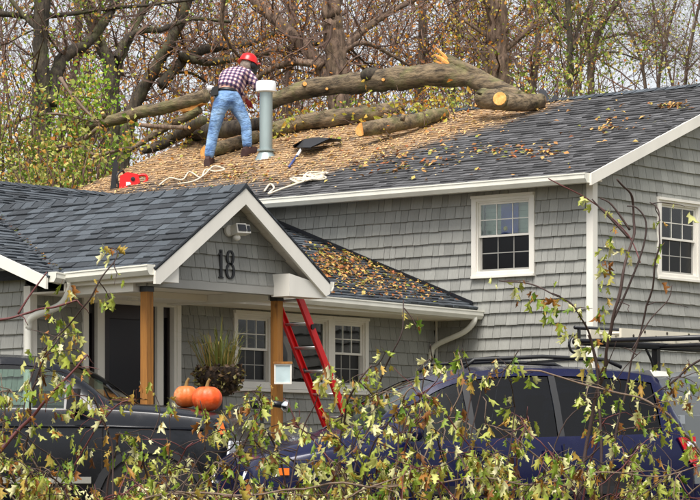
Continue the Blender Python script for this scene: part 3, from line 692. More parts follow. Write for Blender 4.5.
# ---- vent pipe on the roof
NT_ = V((-PIT, 0, 1)).normalized()
def onRoof(u, v, off=0.0): return onPl(u, v, V((XE, 0, ZE + off)), NT_)
vb = onRoof(266, 157); vdep = proj(vb)[2]; vtop = P(265.5, 91, vdep).z
vp = part('vent_pipe', M['galv'], lambda m: m.lathe([(0.092, -0.15), (0.092, vtop - vb.z)], vb, 20), smooth=True)
part('vent_cap', M['vcap'], lambda m: m.lathe([(0.10, vtop - vb.z - 0.02), (0.145, vtop - vb.z - 0.01), (0.145, vtop - vb.z + 0.10), (0.13, vtop - vb.z + 0.135), (0.02, vtop - vb.z + 0.15)], vb, 20), vp, smooth=True)
part('pipe_collar', M['galv'], lambda m: m.lathe([(0.12, 0.075), (0.125, 0.08), (0.125, 0.105), (0.095, 0.11)], vb, 20), vp, smooth=True)
part('pipe_flashing', M['galv'], lambda m: m.lathe([(0.17, -0.07), (0.12, 0.03), (0.097, 0.072)], vb, 20), vp, smooth=True)

# ================================================================== THINGS ON THE HOUSE
# house number: two serifed black digits standing proud of the gable shingles
n0 = onY(217, 278, YPW - 0.03); n1 = onY(236, 251, YPW - 0.03)
hn = tag(empty('house_number', n0), 'black metal house number 18 on the porch gable', 'house number')
def stroke(m, pts, wd):                                       # a band of varying width bent along pts in the gable plane
    L, Rr = [], []
    for i, p in enumerate(pts):
        a = pts[max(i - 1, 0)]; b = pts[min(i + 1, len(pts) - 1)]; t = V((b[0] - a[0], 0, b[1] - a[1])); t = t.normalized() if t.length else V((0, 0, 1))
        n = V((-t.z, 0, t.x)); c = V((p[0], 0, p[1])); wv = wd[i] if hasattr(wd, '__len__') else wd
        L.append(c + n * wv / 2); Rr.append(c - n * wv / 2)
    for i in range(len(pts) - 1):
        m.prism([n0 + L[i], n0 + L[i + 1], n0 + Rr[i + 1], n0 + Rr[i]], V((0, -0.014, 0)))
hh = n1.z - n0.z
m = MB(); stroke(m, [(0.055, 0.012), (0.055, hh)], 0.036); stroke(m, [(0.02, 0.008), (0.09, 0.008)], 0.016); stroke(m, [(0.018, hh - 0.055), (0.05, hh - 0.02)], 0.016)
m.build('digit', M['black'], hn)['label'] = 'black digit 1'
m = MB(); cx = 0.20
for (cz, rx, rz) in ((hh * .275, 0.056, hh * .255), (hh * .75, 0.046, hh * .23)):
    pts = [(cx + rx * math.sin(a * math.pi / 12), cz + rz * math.cos(a * math.pi / 12)) for a in range(25)]
    stroke(m, pts, [0.012 + 0.02 * abs(math.sin(a * math.pi / 12)) for a in range(25)])
m.build('digit', M['black'], hn)['label'] = 'black digit 8'
# security light
c0 = onY(231, 233, YPW - 0.03)
sl_ = tag(empty('security_light', c0), 'white security light with sensor above the house number', 'security light')
part('mounting_plate', M['white'], lambda m: m.lathe([(0.06, 0.0), (0.06, 0.03), (0.045, 0.045)], c0 + V((-0.05, 0.0, 0.02)), 16, V((0, -1, 0))), sl_, smooth=True)
def head(m):
    for s_ in (1,): m.obox(c0 + V((-0.01, -0.12, 0.03)), V((0.055, -0.02, 0.0)), V((0.01, 0.05, -0.012)), V((0.0, 0.01, 0.05)))
part('lamp_head', M['white'], head, sl_)
part('lamp_head', M['white'], lambda m: m.obox(c0 + V((0.10, -0.1, 0.03)), V((0.035, -0.012, 0.0)), V((0.01, 0.05, -0.012)), V((0.0, 0.01, 0.045))), sl_)
part('lens', M['black'], lambda m: m.obox(c0 + V((-0.02, -0.176, 0.045)), V((0.043, -0.016, 0.0)), V((0.001, 0.004, -0.001)), V((0.0, 0.008, 0.034))), sl_)
part('lens', M['black'], lambda m: m.obox(c0 + V((0.09, -0.155, 0.045)), V((0.026, -0.01, 0.0)), V((0.001, 0.004, -0.001)), V((0.0, 0.008, 0.03))), sl_)
part('arm', M['white'], lambda m: m.tube([c0 + V((-0.05, -0.03, 0.02)), c0 + V((-0.02, -0.08, 0.02)), c0 + V((0.1, -0.08, 0.02))], 0.016, 8), sl_, smooth='all')
part('motion_sensor', M['white'], lambda m: m.ball(c0 + V((-0.01, -0.09, -0.055)), 0.042, 0.042, 0.035), sl_, smooth='all')

# extension ladder leaning on the porch eave, its rails to the north and south
yl = 0.86
tp = onY(298, 291, yl); lp = onY(338, 394, yl); dl = (lp - tp).normalized(); bt = tp + dl * ((tp.z - 0.0) / -dl.z); tpp = tp - dl * 0.05
lad = tag(empty('extension_ladder', bt), 'red fibreglass extension ladder leaning against the porch eave', 'ladder')
nl = dl.cross(V((0, 1, 0))).normalized(); nl = nl if nl.x > 0 else -nl
GAP = 0.37
def rail(m, y0, sgn, off, a, b):                               # C channel
    o = V((0, y0, 0)) + nl * off; A, B = a + o, b + o; t = (B - A) / 2; c = (A + B) / 2; Yv = V((0, 1, 0))
    m.obox(c, t, nl * 0.04, Yv * 0.004)
    for s_ in (-1, 1): m.obox(c + nl * (0.037 * s_) + Yv * (sgn * 0.016), t, nl * 0.004, Yv * 0.016)
part('rail', M['red'], lambda m: rail(m, 0, 1, 0, tpp, bt), lad); part('rail', M['red'], lambda m: rail(m, GAP, -1, 0, tpp, bt), lad)
part('fly_rail', M['red'], lambda m: rail(m, 0.04, 1, 0.085, tpp + dl * 1.75, bt), lad); part('fly_rail', M['red'], lambda m: rail(m, GAP - 0.04, -1, 0.085, tpp + dl * 1.75, bt), lad)
k = 0.16; L_ = (bt - tpp).length
while k < L_:
    c = tpp + dl * k; part('rung', M['alu'], lambda m: m.tube([c + V((0, 0.004, 0)), c + V((0, GAP - 0.004, 0))], 0.017, 8), lad, smooth='all')
    if k > 1.95: c2 = c + nl * 0.085 + dl * 0.03; part('rung', M['alu'], lambda m: m.tube([c2 + V((0, 0.044, 0)), c2 + V((0, GAP - 0.044, 0))], 0.016, 8), lad, smooth='all')
    k += 0.3
for kk, yy in ((0.5, 0), (1.05, GAP)): part('pulley', M['black'], lambda m: m.lathe([(0.03, -0.02), (0.03, 0.02)], tpp + dl * kk + V((0, yy, 0)), 12, V((0, 1, 0))), lad)

# small box on the porch post
b0 = P(283, 374, 29.95)
mbx = tag(empty('mailbox', b0), 'small pale box with white frame on the wooden porch post beside the red ladder', 'mailbox')
def fr(m):
    a, c = RT * 0.085, UP * 0.1
    for s_ in (-1, 1): m.obox(b0 + a * s_, RT * 0.008, UP * 0.1, FW * 0.04); m.obox(b0 + c * s_, RT * 0.093, UP * 0.008, FW * 0.041)
part('frame', M['white'], fr, mbx)
part('front_panel', plain('pale_blue_panel', srgb(186, 204, 206), 0.35, var=0.25, ns=9), lambda m: m.obox(b0, RT * 0.077, UP * 0.092, FW * 0.03), mbx)
part('lid', M['pine'], lambda m: m.obox(b0 + UP * 0.12, RT * 0.1, UP * 0.012, FW * 0.05), mbx)

# planter with dried grass beside the porch
pc = P(219, 392, 29.2)
pl = tag(empty('grass_planter', V((pc.x, pc.y, 0.02))), 'round brown planter of ornamental grass behind the truck hood', 'planter')
part('pedestal', M['black'], lambda m: m.lathe([(0.16, 0.0), (0.05, 0.04), (0.04, pc.z - 0.05), (0.12, pc.z)], V((pc.x, pc.y, 0.02)), 14), pl, smooth=True)
part('basket', M['coir'], lambda m: m.lathe([(0.10, -0.04), (0.19, 0.06), (0.235, 0.18), (0.23, 0.25), (0.1, 0.27)], pc, 20), pl, smooth=True)
gm = MB(); rg = random.Random(5)
for i in range(150):
    a = rg.uniform(0, 6.28); rr = rg.uniform(0, 0.2); b = pc + V((math.cos(a) * rr, math.sin(a) * rr, 0.24)); ln = rg.uniform(0.2, 0.62); lean = rg.uniform(0.1, 1.25)
    dr_ = V((math.cos(a), math.sin(a), 0)) * lean; w_ = V((-math.sin(a), math.cos(a), 0)) * 0.006
    p1 = b + UP * ln * .6 + dr_ * ln * .35; p2 = b + UP * ln * (1 - .45 * lean) + dr_ * ln * .9
    gm.add([b - w_, b + w_, p1 + w_, p1 - w_, p2], [(0, 1, 2, 3), (3, 2, 4)])
kind(gm.build('grass_blades', leaf_mat('dry_grass', [(0.0, srgb(70, 84, 34)), (0.5, srgb(120, 120, 56)), (1.0, srgb(150, 118, 66))], .2), pl, fix=False), 'stuff')

gm = MB()
for i in range(420):
    a = rg.uniform(0, 6.28); zz_ = rg.uniform(-.02, .28); rr = interp([-.04, .06, .18, .28], [.1, .19, .235, .2], zz_) + rg.uniform(0, .05); leaf_quad(gm, pc + V((math.cos(a) * rr, math.sin(a) * rr, zz_)), rg.uniform(.03, .08), rg)
kind(gm.build('dead_foliage', leaf_mat('dead_leaf', [(0.0, srgb(40, 30, 22)), (0.6, srgb(84, 62, 38)), (1.0, srgb(110, 104, 50))], .1), pl, fix=False), 'stuff')
# black spot lamp beyond the cars
g0 = P(262, 403, 28.6)
gl_ = tag(empty('garden_spotlight', V((g0.x, g0.y, 0.0))), 'black spotlight with silver lens between the two vehicles', 'spotlight')
part('stake', M['black'], lambda m: m.tube([V((g0.x, g0.y, 0)), g0 - UP * 0.05], 0.02, 8), gl_)
part('housing', M['black'], lambda m: m.lathe([(0.03, -0.12), (0.062, -0.1), (0.066, 0.06), (0.03, 0.1)], g0, 16, RT), gl_, smooth=True)
part('neck', M['black'], lambda m: m.tube([g0 + RT * 0.09, g0 + RT * 0.2 - UP * .02], 0.035, 10), gl_, smooth='all')
part('lens', M['chrome'], lambda m: m.lathe([(0.04, 0.0), (0.062, 0.03), (0.06, 0.06), (0.01, 0.065)], g0 + RT * 0.2 - UP * .02, 16, RT - UP * .2), gl_, smooth=True)

# ================================================================== FALLEN TREE AND CUT LOGS ON THE ROOF
def log_thing(name, label, pts, rad, group, mat='barkm', cut=(True, True), parts=(), n=12):
    base = min(pts, key=lambda p: p.z)
    t = tag(empty(name, base), label, 'log', group)
    n = 18; ps = cr(pts, 14); m_ = len(ps); rs = [interp([i * 14 for i in range(len(rad))], rad, i) * (1 + 0.10 * mnoise.noise(ps[i] * 3)) for i in range(m_)]
    mb = MB(); mb.tube(ps, rs, n, True, 0.03)
    for i in range(m_):
        for k in range(n): v_ = mb.v[i * n + k]; mb.v[i * n + k] = v_ + (v_ - ps[i]) * (.16 * mnoise.noise(v_ * 5) + .10 * mnoise.noise(v_ * 14))
    for i0, e, d, on in ((0, ps[0], ps[0] - ps[1], cut[0]), ((m_ - 1) * n, ps[-1], ps[-1] - ps[-2], cut[1])):
        if not on: continue
        d = d.normalized(); nr = (d - FW * 0.85 + UP * 0.1).normalized() if i0 == 0 else d
        for k in range(i0, i0 + n): v_ = mb.v[k]; mb.v[k] = v_ + d * ((e - v_).dot(nr) / d.dot(nr))
        c_ = sum((mb.v[k] for k in range(i0, i0 + n)), V()) / n
        c = MB(); c.prism([c_ + (mb.v[k] - c_) * 0.93 - nr * 0.004 for k in range(i0, i0 + n)], nr * 0.014); c.build('cut_face', M['cut'], t)
    mb.build('bark', M[mat], t, smooth='all')
    return t
def stub(t, p, d, r, ln=0.08):
    m = MB(); m.tube([p, p + d * ln], [r * 1.25, r], 10); m.build('branch_stub', M['barkm'], t, smooth='all')
    m = MB(); m.lathe([(r * .95, 0), (r * .9, 0.01), (0.005, 0.012)], p + d * ln, 12, d); m.build('cut_face', M['cut'], t)
def splinters(t, p, d, n, ln, spread):
    rs_ = random.Random(int(p.x * 1000)); 
    for i in range(n):
        o = V((rs_.uniform(-1, 1), rs_.uniform(-1, 1), rs_.uniform(-1, 1))) * spread; q = p + o; dd = (d + o * 1.2).normalized() * ln * rs_.uniform(.4, 1)
        m = MB(); m.tube([q, q + dd * .6, q + dd], [0.03, 0.02, 0.002], 4); m.build('splinter', M['cut'], t)
GL = 'pieces of the fallen tree on the roof'
# big trunk lying over the ridge
XT = XR + 0.25
big = log_thing('fallen_trunk', 'big mossy fallen trunk lying along the roof ridge behind the vent pipe', [onX(270, 103, XT), onX(300, 91, XT), onX(345, 84, XT), onX(395, 79, XT), onX(445, 75, XT), onX(480, 82, XT), onX(520, 97, XT - .1)], [0.10, 0.135, 0.15, 0.165, 0.165, 0.125, 0.09], GL, cut=(True, False))
stub(big, onX(305, 86, XT) - FW * 0.13, -FW, 0.035); stub(big, onX(327, 91, XT) - FW * 0.14, -FW, 0.022); stub(big, onX(383, 82, XT) - FW * 0.15, -FW, 0.025)
splinters(big, onX(452, 66, XT), (onX(440, 54, XT) - onX(458, 68, XT)), 10, 0.42, 0.05)
log_thing('split_limb', 'grey split limb slanting down onto the ridge behind the short cut log', [onX(446, 58, XT), onX(470, 70, XT), onX(500, 86, XT), onX(540, 104, XT - .15)], [0.05, 0.075, 0.08, 0.05], GL, cut=(False, False))
kb = MB(); kb.ball(onX(372, 76, XT) - FW * 0.02, 0.2, 0.16, 0.12, 10, 7); kb.build('burl', M['barkd'], big, smooth='all')
# left limb with the broken end
XL = 3.2
lf = log_thing('broken_limb', 'long mossy limb with orange splintered end left of the man', [onX(87, 127, XL), onX(110, 121, XL), onX(140, 113, XL), onX(175, 105, XL), onX(206, 96, XL)], [0.085, 0.09, 0.095, 0.10, 0.10], GL, cut=(True, False))
splinters(lf, onX(203, 101, XL), (onX(178, 107, XL) - onX(206, 101, XL)).normalized(), 12, 0.4, 0.04)
splinters(lf, onX(198, 107, XL), (onX(170, 112, XL) - onX(200, 107, XL)).normalized(), 8, 0.45, 0.03)
stub(lf, onX(105, 118, XL) - FW * .08, (-FW * .6 + UP * .7 - RT * .3).normalized(), 0.03); stub(lf, onX(110, 133, XL), (-FW * .7 - UP * .5).normalized(), 0.03); stub(lf, onX(93, 137, XL), (-FW * .7 - UP * .5).normalized(), 0.03)
# lower logs resting on the shingles
def onR(u, v, r): return onRoof(u, v, r)
log_thing('log', 'long mossy log on the sawdust between vent pipe and cut logs', [onR(270, 131, .12), onR(300, 123, .13), onR(340, 117, .13), onR(378, 112, .13), onR(402, 107, .1)], [0.10, 0.125, 0.125, 0.12, 0.09], GL, cut=(True, False))
l4 = log_thing('log', 'cut log with pale sawn end facing the camera above the shovel', [onR(362, 129, .25), onR(378, 127, .22), onR(410, 122, .15), onR(445, 113, .09)], [0.105, 0.105, 0.10, 0.085], GL)
for k in range(3): stub(l4, onR(384 + 9 * k, 121, .24), (UP + RT * .3).normalized(), 0.028, 0.09)
l5 = log_thing('log', 'short thick log with two sawn faces at the right end of the pile', [onR(481, 98, .32), onR(500, 101, .26), onR(525, 103, .16), onR(541, 101, .1)], [0.135, 0.135, 0.12, 0.10], GL)
stub(l5, onR(500, 101, .26) - FW * .11, (-FW * .9 - RT * .25 + UP * .15).normalized(), 0.10, 0.05)
log_thing('log', 'pale log with orange sawn end behind the legs of the man', [onR(206, 152, .1), onR(228, 146, .1), onR(258, 136, .1)], [0.09, 0.095, 0.09], GL)
log_thing('log', 'dark log in the pile behind the knees of the man', [onR(190, 133, .1), onR(225, 130, .25), onR(262, 124, .25)], [0.11, 0.12, 0.11], GL, mat='barkd')
log_thing('log', 'crooked dark limb in the pile left of the man', [onR(140, 152, .06), onR(158, 146, .07), onR(172, 139, .1), onR(190, 128, .3), onR(203, 120, .5)], [0.04, 0.075, 0.08, 0.08, 0.07], GL, mat='barkd', cut=(False, False))
log_thing('log', 'thin reddish limb under the broken limb', [onX(140, 125, XL - .3), onX(165, 127, XL - .3), onX(200, 128, XL - .3)], [0.03, 0.035, 0.03], GL, mat='barkf', cut=(True, False))
log_thing('log', 'grey limb rising behind the broken limb toward the man', [onR(130, 150, .1), onX(165, 128, XL), onX(185, 118, XL), onX(200, 110, XL)], [0.03, 0.06, 0.065, 0.06], GL, cut=(False, False))
bk = tag(empty('lifted_flashing', onR(540, 103, .0)), 'dark bent roofing piece at the end of the short thick log', 'roofing piece')
part('sheet', M['deck'], lambda m: m.prism([onR(541, 104, .02), onR(548, 100, .02), onR(545, 92, .06), onR(539, 90, .08), onR(538, 98, .04)], V((0.1, 0.05, 0.03))), bk)
part('sheet', M['deck'], lambda m: m.prism([onR(549, 103, .02), onR(557, 100, .02), onR(553, 97, .06)], V((0.1, 0.05, 0.05))), bk)

# twigs and leaves caught in the pile, and the debris on the roofs
rl = random.Random(3)
sm = MB()
for i in range(5200):
    y = rl.uniform(2.4, YN); x = rl.uniform(-0.1, XR)
    e = x - 0.42 - 0.33 * max(0, 5.8 - y) ** 2
    if rl.random() < min(1, max(0.04, e * 1.2 + 0.3)): leaf_quad(sm, V((x, y, zroof(x) + 0.016)), rl.uniform(0.02, 0.06), rl, NT_)
sdst = kind(sm.build('sawdust', M['chip'], fix=False), 'stuff'); tag(sdst, 'tan sawdust and wood chips spread over the main roof', 'sawdust')
lm = MB()
def inb(p): return (XE < p.x < XR and -.1 < p.y < YN) if p.x > 0.05 or p.y < YE - .3 or p.z > 4.2 else (YE < p.y < YRW and XPR < p.x < -0.03)
def litter(u0, u1, v0, v1, n, plane_p, plane_n, s0=.04, s1=.10):
    for i in range(n):
        p = onPl(rl.gauss((u0 + u1) / 2, (u1 - u0) / 4), rl.gauss((v0 + v1) / 2, (v1 - v0) / 4), plane_p, plane_n)
        if not (inb(p)): continue
        leaf_quad(lm, p + UP * rl.uniform(0.015, 0.04), rl.uniform(s0, s1), rl, (plane_n + V((rl.uniform(-.5, .5), rl.uniform(-.5, .5), 0))).normalized())
pT = V((XE, 0, ZE))
litter(330, 470, 150, 180, 150, pT, NT_); litter(450, 580, 145, 162, 110, pT, NT_); litter(655, 690, 103, 112, 60, pT, NT_); litter(600, 625, 122, 134, 22, pT, NT_); litter(540, 680, 90, 160, 60, pT, NT_)
litter(100, 520, 110, 160, 260, pT, NT_); litter(150, 330, 160, 190, 120, pT, NT_)
tag(kind(lm.build('leaf_litter', M['litter'], fix=False), 'stuff'), 'fallen leaves scattered on the main roof', 'leaves')
lm = MB(); NW_ = V((0, -PW, 1)).normalized(); pW = V((0, YE, ZW))
litter(295, 385, 242, 286, 900, pW, NW_, .025, .085); litter(330, 450, 262, 300, 700, pW, NW_, .02, .07); litter(380, 470, 280, 304, 160, pW, NW_, .02, .06)
keepv = [(f, lm.f.index(f)) for f in lm.f[:0]]
tag(kind(lm.build('leaf_litter', M['litter'], fix=False), 'stuff'), 'heap of orange and yellow leaves on the low wing roof beside the porch gable', 'leaves')
lm = MB()
for i in range(70):                                            # leaves caught in the valley left of the porch
    t = rl.uniform(0, 1); y = YE + 0.1 + t * 2.2; x = XPR - HP + (zwing(y) - ZPE) / PP; leaf_quad(lm, V((x + rl.gauss(0, .04), y, zwing(y) + 0.04)), rl.uniform(.025, .06), rl, UP)
tag(kind(lm.build('leaf_litter', M['litter'], fix=False), 'stuff'), 'small leaves caught in the roof valley at the left', 'leaves')

# ---- chainsaw, shovel, rope
ch = onRoof(130, 186, 0.0); d_ = proj(ch)[2]
cs = tag(empty('chainsaw', ch), 'red chainsaw standing on the roof with its bar pointing up', 'chainsaw')
Q = lambda u, v, k=0.0: P(u, v, d_ + k)
part('engine_body', M['redp'], lambda m: m.prism([Q(119, 188), Q(120, 176), Q(127, 172), Q(138, 174), Q(140, 183), Q(133, 187), Q(126, 190)], FW * 0.16), cs)
part('handle', M['redp'], lambda m: m.tube(cr([Q(136, 176, .08), Q(145, 175, .08), Q(147, 180, .08), Q(142, 184, .08), Q(136, 184, .08)], 5), 0.02, 8), cs, smooth='all')
part('guide_bar', M['blackp'], lambda m: m.prism([Q(110, 190, .06), Q(113, 163, .06), Q(115, 159, .06), Q(117, 160, .06), Q(118, 165, .06), Q(116, 190, .06)], FW * 0.03), cs)
part('front_guard', M['blackp'], lambda m: m.tube(cr([Q(119, 188, .02), Q(117, 176, .02), Q(122, 171, .1), Q(124, 173, .15)], 5), 0.016, 8), cs, smooth='all')
part('badge', M['vcap'], lambda m: m.prism([Q(126, 186, -.004), Q(126, 182, -.004), Q(130, 182, -.004), Q(131, 184, -.004)], FW * 0.003), cs)
part('recoil_cover', M['black'], lambda m: m.lathe([(0.03, 0), (0.03, 0.012), (0.01, 0.015)], Q(133, 179), 14, -FW), cs)
sp_ = onRoof(290, 167); ds = proj(sp_)[2]
sv = tag(empty('shovel', sp_), 'black scoop shovel with blue and white handle lying on the sawdust', 'shovel')
def scoop(m):
    top = [(293, 146), (304, 140), (318, 138), (330, 139), (341, 140)]; bot = [(294, 148), (303, 148), (311, 148), (322, 144), (341, 141)]
    A = [onRoof(u, v, .12) for u, v in top]; B = [onRoof(u, v, .04 + .10 * (i in (1, 2))) for i, (u, v) in enumerate(bot)]
    n = len(A); vs = A + B + [p + UP * .012 for p in A] + [p + UP * .012 for p in B]
    m.add(vs, [(i, i + 1, n + i + 1, n + i) for i in range(n - 1)] + [(2 * n + i, 3 * n + i, 3 * n + i + 1, 2 * n + i + 1) for i in range(n - 1)] + [(i, 2 * n + i, 2 * n + i + 1, i + 1) for i in range(n - 1)] + [(n + i, n + i + 1, 3 * n + i + 1, 3 * n + i) for i in range(n - 1)])
part('blade', M['blackp'], scoop, sv)
part('handle', M['blue'], lambda m: m.tube([onRoof(289, 167, .02), onRoof(297, 156, .03)], 0.018, 8), sv, smooth='all')
part('ferrule', M['vcap'], lambda m: m.tube([onRoof(297, 156, .03), onRoof(303, 147, .1)], 0.021, 8), sv, smooth='all')
rr_ = random.Random(8)
def rope_path(seq, jit): return cr([onRoof(u + rr_.uniform(-jit, jit), v + rr_.uniform(-jit * .5, jit * .5), 0.03 + rr_.uniform(0, .03)) for u, v in seq], 5)
rp = MB(); rp.tube(rope_path([(298 + rr_.uniform(-8, 24) + a * .25, 180 - a * .13 + rr_.uniform(-3.5, 3.5)) for a in range(44)], 2.0), 0.013, 5)
tag(rp.build('rope', M['rope'], smooth='all'), 'tangled coil of pale rope near the roof edge below the shovel', 'rope', 'ropes on the roof')
rp = MB(); rp.tube(rope_path([(264, 191), (270, 184), (274, 188), (268, 194), (278, 190), (290, 186), (302, 182), (318, 177)], .6), 0.014, 5)
tag(rp.build('rope', M['rope'], smooth='all'), 'pale rope end hanging at the roof edge beside the porch peak', 'rope', 'ropes on the roof')
rp = MB(); rp.tube(rope_path([(160, 185), (170, 178), (182, 180), (190, 172), (200, 178), (206, 170), (216, 172), (224, 169), (214, 166), (204, 175), (192, 181), (178, 184)], 1), 0.012, 5)
tag(rp.build('rope', M['rope'], smooth='all'), 'loose pale rope by the left boot of the man', 'rope', 'ropes on the roof')

# ================================================================== PERSON
def skinned(name, joints, edges, mat, parent, root, sub=2):
    me = bpy.data.meshes.new(name); keys = list(joints); ix = {k: i for i, k in enumerate(keys)}
    me.from_pydata([tuple(joints[k][0]) for k in keys], [(ix[a], ix[b]) for a, b in edges], [])
    o = bpy.data.objects.new(name, me); COL.objects.link(o)
    sk = o.modifiers.new('skin', 'SKIN'); sk.use_smooth_shade = True
    for i, k in enumerate(keys):
        r = joints[k][1]; me.skin_vertices[0].data[i].radius = r if hasattr(r, '__len__') else (r, r)
        me.skin_vertices[0].data[i].use_root = (k == root)
    ss = o.modifiers.new('sub', 'SUBSURF'); ss.levels = sub; ss.render_levels = sub
    dg = bpy.context.evaluated_depsgraph_get(); ev = o.evaluated_get(dg); nm = bpy.data.meshes.new_from_object(ev)
    bpy.data.objects.remove(o); nm.name = name; nm.materials.clear(); nm.materials.append(mat)
    return link(name, nm, parent)
fl = onRoof(208, 166); fr_ = onRoof(250, 155.5); pd = (proj(fl)[2] + proj(fr_)[2]) / 2
man = tag(empty('person', fl), 'person in plaid shirt, jeans and red hard hat bending over logs on the roof', 'person')
J = lambda u, v, k=0.0: P(u, v, pd + k)
ft_l, ft_r = J(209, 161, 0), J(249, 151, 0.05)
B = {
    'pelvis': (J(227, 97, .05), .1), 'hipL': (J(221, 102, 0), .10), 'hipR': (J(234, 101, .1), .10),
    'kneeL': (J(213.5, 132, .04), .065), 'kneeR': (J(246, 123, .10), .065), 'ankL': (J(208.5, 159, 0), .048), 'ankR': (J(247.5, 149, .05), .048), 'toeL': (J(211, 164.5, .12), .04), 'toeR': (J(254, 153.5, .14), .04),
    'waist': (J(228, 88.5, .1), .1), 'chest': (J(235, 78, .3), .145), 'neck': (J(243.5, 71, .48), .06), 'jaw': (J(246.5, 67.5, .54), .075), 'head': (J(247.5, 64.5, .56), .085),
    'shL': (J(228, 73, .38), .07), 'elL': (J(236, 90, .6), .048), 'wrL': (J(246, 101, .5), .034),
    'shR': (J(248, 76, .3), .07), 'elR': (J(256.5, 86, .28), .046), 'wrR': (J(261, 94, .35), .034)}
BE = [('pelvis', 'hipL'), ('pelvis', 'hipR'), ('hipL', 'kneeL'), ('hipR', 'kneeR'), ('kneeL', 'ankL'), ('kneeR', 'ankR'), ('ankL', 'toeL'), ('ankR', 'toeR'), ('pelvis', 'waist'), ('waist', 'chest'), ('chest', 'neck'), ('neck', 'jaw'), ('jaw', 'head'),
      ('chest', 'shL'), ('shL', 'elL'), ('elL', 'wrL'), ('chest', 'shR'), ('shR', 'elR'), ('elR', 'wrR')]
body = skinned('body', B, BE, M['skin'], man, 'pelvis')
G = lambda k, r: (B[k][0], r)
mid = lambda a, b, t, r: (B[a][0].lerp(B[b][0], t), r)
skinned('jeans', {'p': G('pelvis', .155), 'w': mid('pelvis', 'waist', .75, .15), 'hl': G('hipL', .125), 'hr': G('hipR', .125), 'tl': mid('hipL', 'kneeL', .5, .105), 'tr': mid('hipR', 'kneeR', .5, .105), 'kl': G('kneeL', .085), 'kr': G('kneeR', .085), 'cl': mid('kneeL', 'ankL', .5, .082), 'cr': mid('kneeR', 'ankR', .5, .082), 'al': G('ankL', .072), 'ar': G('ankR', .072)},
        [('p', 'w'), ('p', 'hl'), ('p', 'hr'), ('hl', 'tl'), ('hr', 'tr'), ('tl', 'kl'), ('tr', 'kr'), ('kl', 'cl'), ('kr', 'cr'), ('cl', 'al'), ('cr', 'ar')], M['denim'], man, 'p')
skinned('shirt', {'b': mid('pelvis', 'waist', .55, .165), 'w': mid('waist', 'chest', .3, .19), 'c': G('chest', .222), 'u': mid('chest', 'neck', .55, .16), 'n': mid('chest', 'neck', .95, .075), 'sl': G('shL', .1), 'el': G('elL', .065), 'wl': mid('elL', 'wrL', .85, .05), 'sr': G('shR', .11), 'mr': mid('shR', 'elR', .5, .09), 'er': G('elR', .068), 'wr': mid('elR', 'wrR', .85, .052)},
        [('b', 'w'), ('w', 'c'), ('c', 'u'), ('u', 'n'), ('c', 'sl'), ('sl', 'el'), ('el', 'wl'), ('c', 'sr'), ('sr', 'mr'), ('mr', 'er'), ('er', 'wr')], M['plaid'], man, 'b')
hax = (UP * .92 + RT * .25 + FW * .25).normalized(); hc = B['head'][0] + hax * 0.02
part('hair', M['hair'], lambda m: m.ball(B['head'][0] - FW * .02 - hax * .03, 0.105, 0.105, 0.115, 14, 10), man, smooth='all')
def hat(m):
    pr = [(0.135, 0.0), (0.132, 0.02), (0.128, 0.06), (0.11, 0.105), (0.07, 0.135), (0.01, 0.145)]
    m.lathe(pr, hc, 20, hax); m.lathe([(0.125, -0.004), (0.152, -0.008), (0.152, 0.004), (0.13, 0.012)], hc, 20, hax)
    m.obox(hc + (FW * .5 + RT * .85) * 0.15, RT * .05, FW * .07, hax * .006)
part('hard_hat', M['redp'], hat, man, smooth=True)
part('ear_muff', M['blackp'], lambda m: m.lathe([(0.02, -0.02), (0.05, -0.015), (0.052, 0.02), (0.03, 0.035)], hc + RT * .085 - FW * .07 - hax * .05, 14, (RT * .75 - FW * .6)), man, smooth=True)
part('face_shield', M['blackp'], lambda m: m.lathe([(0.125, -0.15), (0.128, 0.0)], hc + RT * .035 + FW * .03, 12, hax), man, smooth=True)
part('belt', M['blackp'], lambda m: m.lathe([(0.135, -0.02), (0.142, -0.018), (0.142, 0.018), (0.135, 0.02)], B['pelvis'][0].lerp(B['waist'][0], .5), 18, B['waist'][0] - B['pelvis'][0]), man, smooth=True)
part('tool_pouch', M['blackp'], lambda m: m.obox(J(214.5, 91.5, -.02), RT * .055 + UP * .01, FW * .05, UP * .06), man)
part('rag', M['vcap'], lambda m: m.ball(J(210.5, 88.5, -.03), .07, .05, .045, 9, 6), man)
for s_, a_ in (('L', 'ankL'), ('R', 'ankR')):
    o_ = B[a_][0]; sole = onRoof(*proj(o_)[:2]).z
    tdir = (B['toe' + s_][0] - o_); tdir.z = 0; tdir = tdir.normalized(); tdir = (tdir + UP * tdir.x * PIT).normalized(); sd_ = tdir.cross(UP).normalized(); bz = o_ - UP * 0.06
    def boot(m):
        rg_ = []
        for q, wd, h in ((-.09, .045, .1), (-.05, .052, .13), (0.02, .05, .12), (.08, .05, .085), (.14, .05, .065), (.18, .03, .04)):
            c = bz + tdir * q; rg_.append([c - sd_ * wd - UP * .03, c - sd_ * wd * 1.05 + UP * h * .3, c - sd_ * wd * .6 + UP * h * .85, c + sd_ * wd * .6 + UP * h * .85, c + sd_ * wd * 1.05 + UP * h * .3, c + sd_ * wd - UP * .03])
        vs = [p for r in rg_ for p in r]; m.add(vs, [(i * 6 + k, i * 6 + (k + 1) % 6, (i + 1) * 6 + (k + 1) % 6, (i + 1) * 6 + k) for i in range(5) for k in range(6)] + [tuple(range(5, -1, -1)), tuple(range(30, 36))])
    part('boot', M['boot'], boot, man, smooth=True)
